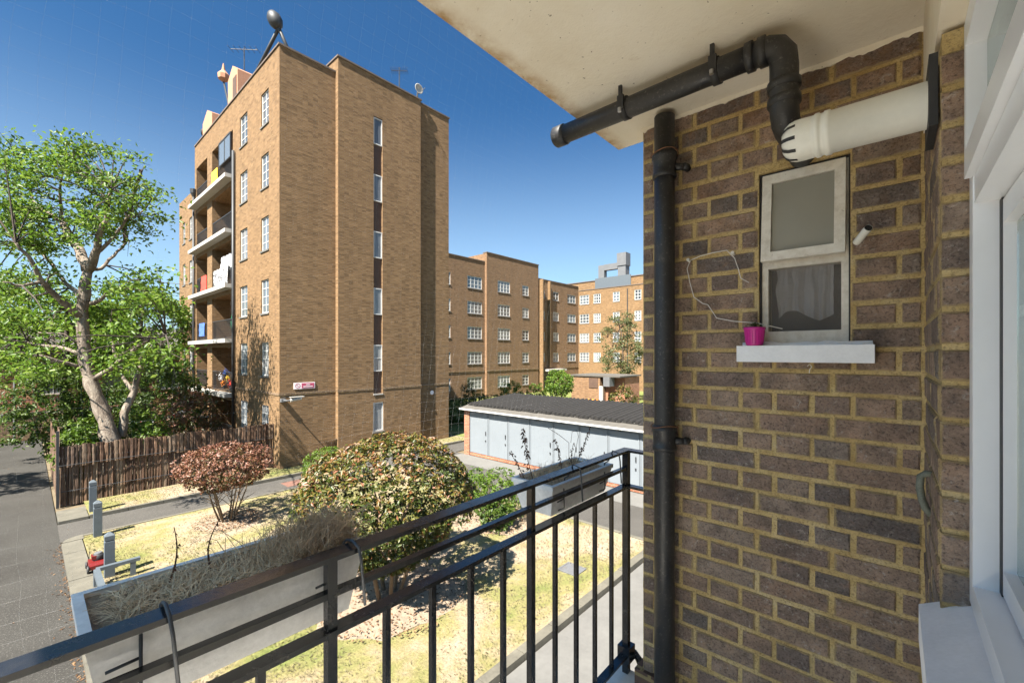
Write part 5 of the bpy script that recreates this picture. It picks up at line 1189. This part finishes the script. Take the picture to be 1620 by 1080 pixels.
# ================================================================== shrubs
def shrub(name, c, rx, ry, zb, zt, n, lsize, mat, label, stems=6, tintf=None, lump=0.16, shell=0.62, group=None, skirt=0.0, ground=0.1, cat='shrub', stem_r=0.02, boxy=2.0):
    r = thing(name, (c[0], c[1], ground), label, cat, group)
    d = rng.normal(size=(n, 3)); d /= np.linalg.norm(d, axis=1)[:, None]
    q = shell + (1 - shell) * rng.random(n) ** 0.6
    lob = np.array([1 + lump * mnoise.noise((v[0] * 1.9 + c[0], v[1] * 1.9 + c[1], v[2] * 1.9)) * 1.6 + lump * 0.6 * mnoise.noise((v[0] * 5 + c[0], v[1] * 5, v[2] * 5)) for v in d])
    h = (zt - zb) / 2; zc = (zt + zb) / 2
    k = (np.abs(d) ** boxy).sum(1) ** (-1 / boxy)
    C = d * (q * lob * k)[:, None] * np.array([rx, ry, h]) + np.array([c[0], c[1], zc])
    # leaves gather in sprays: move each towards one of a set of shoot tips
    ns = max(40, n // 34); tips = rng.integers(0, n, ns); Tp = C[tips] + d[tips] * (rng.random(ns) ** 2.2 * 0.08 * min(rx, ry))[:, None]
    who = np.empty(n, int)
    for a_ in range(0, n, 4000): who[a_:a_ + 4000] = np.argmin(((C[a_:a_ + 4000, None, :] - Tp[None]) ** 2).sum(2), 1)
    pull = rng.uniform(0.1, 0.6, n)[:, None]; C = C * (1 - pull) + Tp[who] * pull; shoot = rng.normal(0, 0.12, ns)[who]
    if skirt:
        lowm = d[:, 2] < -0.2; C[lowm, 0] = c[0] + (C[lowm, 0] - c[0]) * (1 - skirt); C[lowm, 1] = c[1] + (C[lowm, 1] - c[1]) * (1 - skirt)
    C[:, 2] = np.maximum(C[:, 2], ground + 0.03)
    out = d / np.array([rx, ry, h]); out /= np.linalg.norm(out, axis=1)[:, None]; out = out * 0.7 + np.array([0, 0, 0.5])
    t = np.clip((rng.random(n) if tintf is None else tintf(C, d, q)) + shoot, 0, 1)
    leaf_mesh('crown', mat, r, C, lsize, out, 0.45, t)
    m = MB()
    for i in range(stems):
        a = 2 * math.pi * i / stems + random.random(); b = Vector((c[0] + 0.12 * rx * math.cos(a), c[1] + 0.12 * ry * math.sin(a), ground - 0.03))
        e = Vector((c[0] + 0.62 * rx * math.cos(a), c[1] + 0.62 * ry * math.sin(a), zc + h * random.uniform(0, 0.5)))
        mid = b.lerp(e, 0.45) + Vector((random.uniform(-.08, .08), random.uniform(-.08, .08), 0.15 * h)); mid2 = b.lerp(e, 0.75) + Vector((random.uniform(-.06, .06), random.uniform(-.06, .06), 0.05))
        m.tube([b, b.lerp(mid, .5) + Vector((random.uniform(-.03, .03), random.uniform(-.03, .03), 0)), mid, mid2, e], [stem_r * 1.2, stem_r, stem_r * .8, stem_r * .55, stem_r * .3], 6)
        for _ in range(3):
            s0 = b.lerp(mid, random.uniform(0.5, 1)); a2 = random.uniform(0, 6.28); e2 = s0 + Vector((math.cos(a2) * rx * .35, math.sin(a2) * ry * .35, h * random.uniform(.3, .8))); m.tube([s0, s0.lerp(e2, .5) + Vector((0, 0, .04)), e2], [stem_r * .5, stem_r * .4, stem_r * .2], 5)
    if stems: m.build('stems', 'stem_brown', r, smooth=True)
    return r
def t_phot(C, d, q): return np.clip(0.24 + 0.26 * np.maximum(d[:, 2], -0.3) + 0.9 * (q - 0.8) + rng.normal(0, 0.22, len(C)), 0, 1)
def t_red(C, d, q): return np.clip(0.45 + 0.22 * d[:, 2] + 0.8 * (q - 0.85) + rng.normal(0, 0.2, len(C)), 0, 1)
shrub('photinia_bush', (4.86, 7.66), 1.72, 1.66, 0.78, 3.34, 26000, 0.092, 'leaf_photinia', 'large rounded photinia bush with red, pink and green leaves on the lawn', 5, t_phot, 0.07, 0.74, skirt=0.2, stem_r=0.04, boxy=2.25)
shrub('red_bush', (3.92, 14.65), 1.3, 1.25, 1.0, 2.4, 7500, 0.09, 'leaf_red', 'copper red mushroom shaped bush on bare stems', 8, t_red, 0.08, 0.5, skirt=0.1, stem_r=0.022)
shrub('lime_bush', (7.6, 16.0), 0.98, 0.8, 0.12, 1.5, 4200, 0.075, 'leaf_lime', 'bright lime green clipped bush behind the big photinia', 3, None, 0.1, 0.7)
shrub('green_bush', (9.2, 8.8), 0.78, 0.85, 0.12, 1.62, 3400, 0.085, 'leaf_lime', 'small leafy green bush right of the big photinia', 4, None, 0.28, 0.45)
shrub('green_bush', (8.75, 8.35), 0.5, 0.55, 0.1, 0.95, 1500, 0.11, 'leaf_dark', 'low darker green plant in front of the leafy green bush', 3, None, 0.25, 0.4)
shrub('green_bush', (9.9, 10.6), 0.6, 0.6, 0.1, 1.25, 1600, 0.085, 'leaf_lime', 'green bush peeping out behind the right side of the photinia', 3, None, 0.2, 0.5)
shrub('garden_shrub', (1.55, 22.6), 0.95, 0.9, 0.1, 2.75, 3600, 0.14, 'leaf_lime', 'yellow green laurel left of the tree trunk behind the fence', 3, None, 0.25, 0.45, ground=0.02)
shrub('garden_shrub', (3.25, 22.7), 0.85, 0.8, 0.1, 2.7, 2800, 0.14, 'leaf_lime', 'yellow green laurel right of the tree trunk behind the fence', 3, None, 0.25, 0.45, ground=0.02)
shrub('garden_shrub', (5.0, 24.0), 1.35, 1.1, 0.4, 3.5, 3600, 0.15, 'leaf_red', 'dull red leaved shrub in front of the lowest balcony', 4, lambda C, d, q: np.clip(rng.normal(0.22, 0.25, len(C)), 0, 1), 0.3, 0.4, ground=0.02)
shrub('garden_hedge', (4.8, 28.5), 1.9, 2.2, 0.2, 5.0, 6500, 0.19, 'leaf_dark', 'tall dark evergreen beside the balconies of the tall block', 4, None, 0.3, 0.5, ground=0.02)
shrub('garden_hedge', (0.9, 30.5), 1.9, 1.8, 0.2, 4.6, 5200, 0.19, 'leaf_dark', 'dark evergreen bush beside the end of the road', 4, None, 0.3, 0.5, ground=0.02)
shrub('garden_hedge', (2.6, 31.5), 1.7, 2.0, 0.2, 3.8, 3600, 0.19, 'leaf_dark', 'dark evergreen bush directly behind the tree trunk', 4, None, 0.3, 0.5, ground=0.02)
shrub('courtyard_bush', (28.4, 25.2), 1.15, 1.1, 0.1, 2.75, 2200, 0.16, 'leaf_tree', 'round green bush under the second window column of the long block', 3, None, 0.12, 0.55)
shrub('courtyard_bush', (29.9, 23.6), 1.05, 1.0, 0.1, 2.5, 2000, 0.15, 'leaf_lime', 'clipped round bush with lime top beside the lollipop tree', 3, None, 0.08, 0.6)
shrub('courtyard_bush', (27.3, 29.6), 0.9, 0.8, 0.1, 2.5, 1300, 0.15, 'leaf_pale', 'pale yellowish shrub near the corner of the tall block', 3, None, 0.3, 0.4)
shrub('courtyard_bush', (26.0, 26.9), 0.8, 0.8, 0.1, 1.7, 1000, 0.15, 'leaf_lime', 'low green shrub in front of the pale yellowish one', 3, None, 0.2, 0.5)
shrub('courtyard_bush', (30.4, 15.5), 1.15, 1.1, 0.1, 2.7, 2000, 0.16, 'leaf_photinia', 'reddish green shrub beyond the garages next to the brick wall edge', 3, t_phot, 0.25, 0.45)
shrub('lollipop_tree', (29.6, 20.9), 1.3, 1.25, 1.35, 3.75, 3200, 0.18, 'leaf_tree', 'small round headed tree in front of the brick shed', 5, None, 0.2, 0.5, cat='tree', stem_r=0.035)
hd = shrub('courtyard_hedge', (22.0, 23.2), 3.4, 0.8, 0.1, 1.9, 5200, 0.15, 'leaf_dark', 'long dark clipped hedge in the shade beside the tall block', 4, None, 0.06, 0.6, boxy=5.0, cat='hedge')
# ================================================================== trees
def limb(m, pts, r0, r1, n=9, jit=0.04):
    P = [Vector(p) for p in pts]; out = []
    for a, b in zip(P[:-1], P[1:]):
        for q in (0, 0.34, 0.67):
            out.append(a.lerp(b, q) + (Vector((random.uniform(-jit, jit), random.uniform(-jit, jit), random.uniform(-jit, jit))) if q else Vector()))
    out.append(P[-1]); k = len(out)
    m.tube(out, [r0 + (r1 - r0) * i / (k - 1) for i in range(k)], n)
    return out
tr = thing('garden_tree', pz(176, 700, 16.2) * 1.0, 'big pale barked tree with an airy crown behind the bark fence', 'tree')
tr.location.z = 0.02
D = 16.2
T = lambda px, py, dz=0.0: pz(px, py, D + dz)
m = MB(); pool = []
trunk = [T(182, 760), T(176, 700), T(168, 668), T(152, 625), T(140, 590), T(133, 555), T(130, 510), T(134, 465), T(139, 428)]
lim = []
for a, b in zip(trunk[:-1], trunk[1:]): lim += [a, a.lerp(b, .5) + Vector((random.uniform(-.04, .04), random.uniform(-.04, .04), 0))]
lim.append(trunk[-1]); k = len(lim)
m.tube(lim, [0.36 - 0.11 * min(1, i / 5) - 0.10 * (i / k) + 0.05 * mnoise.noise((i * .9, 1, 2)) for i in range(k)], 16); pool += lim[8:]
for (pts, a, b) in ((([139, 428, 0], [128, 400, .2], [112, 380, .5], [98, 350, .7], [72, 335, .8], [52, 318, 1.0]), .24, .06),
                    (([139, 428, 0], [150, 402, -.3], [156, 372, -.6], [168, 350, -.9], [176, 300, -1.1]), .2, .05),
                    (([98, 350, .7], [95, 318, .5], [100, 270, .3]), .09, .03), (([52, 318, 1.0], [45, 290, 1.2], [20, 260, 1.4]), .06, .02),
                    (([134, 478, 0], [112, 455, .6], [90, 432, 1.2], [80, 415, 1.5]), .12, .06),
                    (([131, 502, 0], [105, 482, -.6], [82, 462, -1.1], [66, 445, -1.5], [45, 405, -1.9], [25, 384, -2.2]), .16, .05),
                    (([66, 445, -1.5], [35, 452, -2.0], [5, 446, -2.4]), .07, .03), (([80, 415, 1.5], [60, 395, 1.9], [30, 380, 2.3]), .08, .03),
                    (([139, 428, 0], [160, 425, .4], [180, 405, .8], [197, 385, 1.2]), .09, .05),
                    (([145, 480, 0], [165, 468, -.4], [185, 455, -.8]), .1, .05), (([150, 402, -.3], [175, 380, -.5], [200, 345, -.4], [230, 330, -.4]), .09, .03),
                    (([132, 545, 0], [100, 528, -.4], [60, 526, -.8]), .06, .03), (([128, 560, 0], [90, 548, .4], [55, 545, .8], [25, 538, 1.2]), .09, .04), (([130, 580, 0], [95, 572, -.6], [60, 562, -1.1]), .09, .04),
                    (([148, 600, 0], [185, 575, -.5], [222, 546, -.9], [262, 528, -1.2]), .12, .05), (([190, 690, .3], [196, 655, .5], [212, 620, .7], [222, 585, .9], [230, 540, 1.1]), .2, .08), (([212, 620, .7], [190, 590, 1.0], [178, 540, 1.2], [176, 490, 1.4]), .09, .04)):
    pool += limb(m, [T(*p) for p in pts], a * .8, b * .8)
m.build('trunk', 'bark', tr, smooth=True)
m = MB(); limb(m, [T(*p) for p in ([197, 385, 1.2], [199, 350, 1.2], [208, 315, 1.1], [216, 290, 1.0], [222, 268, 1.0])], .075, .05, 7, .05); limb(m, [T(216, 290, 1.0), T(228, 262, 1.0)], .05, .01); limb(m, [T(214, 300, 1), T(232, 282, 1.1)], .04, .01)
m.build('dead_branch', 'bark_dark', tr, smooth=True)
cl = []
def spread(n, x0, x1, y0, y1, dep):
    for _ in range(n): cl.append(T(random.uniform(x0, x1), random.uniform(y0, y1), random.gauss(0, dep)))
spread(22, -60, 60, 235, 330, 1.6); spread(24, 20, 130, 255, 400, 1.6); spread(26, 110, 210, 265, 390, 1.4); spread(7, 195, 250, 300, 380, 1.0); spread(7, 85, 170, 222, 270, .8)
spread(30, -70, 100, 340, 480, 2.0); spread(16, 150, 260, 430, 500, 1.6); spread(26, -60, 110, 480, 600, 2.0); spread(18, 165, 280, 480, 590, 1.6)
for (a, b) in ((12, 222), (105, 226), (135, 240), (150, 232), (205, 245), (65, 245), (240, 300), (180, 250)): cl.append(T(a, b, random.gauss(0, .6)))
tw = MB(); LC = []; LO = []
for c_ in cl:
    j = min(range(len(pool)), key=lambda i: (pool[i] - c_).length); p0 = pool[j]; mid = p0.lerp(c_, .55) + Vector((0, 0, .12))
    tw.tube([p0, mid, c_], [.03, .02, .008], 5)
    n = random.randint(65, 120); rr = random.uniform(.32, .62)
    g = rng.normal(0, 1, (n, 3)) * np.array([rr, rr, rr * .55]); LC.append(np.array(c_) + g * .72)
    for s in range(4):
        e = c_ + Vector((random.gauss(0, rr * .8), random.gauss(0, rr * .8), random.gauss(0, rr * .4))); tw.tube([mid.lerp(c_, .7), e], [.012, .004], 4)
tw.build('twigs', 'bark_dark', tr)
LC = np.concatenate(LC); up = np.tile([0, 0, 1.0], (len(LC), 1))
leaf_mesh('crown', 'leaf_tree', tr, LC, 0.165, up, 0.3, None, 0.5)
def tree(name, x, y, h, r, zc, label, mat, ncl=60, per=55, ls=0.26, trunk_r=0.25, sparse=1.0, vert=None, bark='bark_dark', group=None):
    t = thing(name, (x, y, 0.0), label, 'tree', group); m = MB(); vert = vert or (h - zc)
    P = [Vector((x, y, -0.05)), Vector((x + random.uniform(-.2, .2), y, zc * .4)), Vector((x + random.uniform(-.3, .3), y + random.uniform(-.3, .3), zc * .8)), Vector((x, y, zc + vert * .5))]
    L = limb(m, P, trunk_r, trunk_r * .25, 9, .06); ends = []
    for i in range(9):
        b = random.choice(L[4:]); a = random.uniform(0, 6.28); e = Vector((x + math.cos(a) * r * .7, y + math.sin(a) * r * .7, zc + random.uniform(-.5, .6) * vert)); ends += limb(m, [b, b.lerp(e, .5) + Vector((0, 0, .3)), e], trunk_r * .32, trunk_r * .08, 6, .08)
    C = []
    for i in range(ncl):
        d = rng.normal(size=3); d /= np.linalg.norm(d); q = random.uniform(.45, 1.0) ** .6; c_ = np.array([x, y, zc]) + d * q * np.array([r, r, vert])
        pe = Vector(c_); b = min(ends, key=lambda p: (p - pe).length); m.tube([b, b.lerp(pe, .6) + Vector((0, 0, .1)), pe], [.03, .02, .008], 4)
        C.append(c_ + rng.normal(0, 1, (per, 3)) * np.array([.2, .2, .13]) * r * .55 * sparse)
    m.build('trunk', bark, t, smooth=True); C = np.concatenate(C); C[:, 2] = np.maximum(C[:, 2], .3)
    leaf_mesh('crown', mat, t, C, ls, np.tile([0, 0, 1.0], (len(C), 1)), .3, None, .5)
tree('backdrop_tree', 5.0, 36.0, 9.6, 3.0, 6.6, 'dense green tree between the tall block and the pale barked tree', 'leaf_tree', 70, 60, .28)
tree('backdrop_tree', 1.6, 35.5, 9.4, 3.0, 6.2, 'bright green tree at the left edge behind the pale barked tree', 'leaf_tree', 70, 60, .28)
tree('backdrop_tree', -1.6, 40.5, 10.5, 3.0, 7.2, 'leafy tree rising over the boundary wall at the left edge', 'leaf_lime', 60, 60, .28)
tree('backdrop_tree', 3.4, 41.0, 9.0, 2.8, 5.8, 'mid green tree behind the dense green one, near the brick house', 'leaf_tree', 60, 60, .28)
tree('courtyard_tree', 41.2, 21.3, 9.6, 2.3, 5.9, 'slim pale leaved tree before the sunlit end of the long block', 'leaf_pale', 90, 60, .2, .12, 1.0, 3.6)
tree('roadside_tree', -7.0, 24.4, 9.4, 2.3, 7.0, 'roadside tree standing outside the left edge of the view', 'leaf_tree', 44, 60, .28, .22)
# bunting on the garden string
bu = thing('bunting', (3.9, 24.6, 1.9), 'string of small pale and red bunting in the garden behind the fence', 'bunting')
A, B_ = Vector((2.9, 24.9, 2.0)), Vector((5.0, 24.3, 2.5)); P = [A.lerp(B_, i / 12) - Vector((0, 0, .12 * math.sin(i / 12 * math.pi))) for i in range(13)]
MB().tube(P, .012, 4).build('string', 'wire_white', bu)
for i, p in enumerate(P[3:]):
    m = MB(); m.poly([p + Vector((-.08, 0, 0)), p + Vector((.08, 0, 0)), p + Vector((0, -.02, -.2))]); m.poly([p + Vector((.08, .006, 0)), p + Vector((-.08, .006, 0)), p + Vector((0, -.014, -.2))]); m.build('flag', 'red_cloth' if i % 3 == 0 else 'white_cloth', bu)
# ================================================================== grass, litter
def scatter(name, n, x0, x1, y0, y1, z, size, mat, label, cat, ratio, up, tintf=None, mask=None):
    C = np.stack([rng.uniform(x0, x1, n), rng.uniform(y0, y1, n), np.full(n, z)], 1)
    if mask is not None: C = C[mask(C)]
    o = leaf_mesh(name, mat, None, C, size, np.tile(up, (len(C), 1)), .6, None if tintf is None else tintf(C), ratio, kind='stuff', origin=(x0, y0, 0)); tag(o, label, cat); return o
def gt(C): return np.array([0.42 + 0.9 * mnoise.noise((c[0] * .55, c[1] * .55, 7)) for c in C]) + rng.normal(0, .16, len(C))
def gm(C): return np.array([mnoise.noise((c[0] * .6, c[1] * .6, 7)) * .9 + .12 for c in C]) + rng.normal(0, .3, len(C)) > 0
scatter('grass', 46000, 1.05, 10.75, 4.75, 16.35, 0.105, 0.06, 'grass_blade', 'patchy dry grass blades on the main lawn', 'grass', .12, [0, 0, 0.0], gt, gm)
scatter('grass', 9000, 1.4, 17.2, 18.45, 20.2, 0.09, 0.055, 'grass_blade', 'dry grass blades on the verge under the fence', 'grass', .12, [0, 0, 0.0], gt)
scatter('leaf_litter', 1500, 0.36, 0.62, 5.0, 16.3, 0.012, 0.05, 'leaf_litter', 'orange brown fallen leaves along the kerb of the road', 'leaf litter', .5, [0, 0, 1.0], None, lambda C: rng.random(len(C)) < np.exp(-(0.62 - C[:, 0]) * 16))
scatter('leaf_litter', 160, -6, 1.0, 9, 30, 0.012, 0.055, 'leaf_litter', 'scattered dry leaves on the road', 'leaf litter', .5, [0, 0, 1.0])
for (cx, cy, r_, n, lab) in ((3.95, 14.6, .9, 700, 'fallen leaves under the copper red bush'), (4.9, 7.6, 1.45, 800, 'fallen leaves and chips under the large photinia'), (9.1, 9.0, 1.2, 600, 'fallen leaves under the leafy green bush')):
    a = rng.uniform(0, 6.28, n); q = np.sqrt(rng.random(n)) * r_
    o = leaf_mesh('leaf_litter', 'leaf_litter', None, np.stack([cx + q * np.cos(a), cy + q * np.sin(a), np.full(n, .155)], 1), .06, np.tile([0, 0, 1.0], (n, 1)), .6, None, .5, 'stuff', (cx, cy, .1)); tag(o, lab, 'leaf litter')
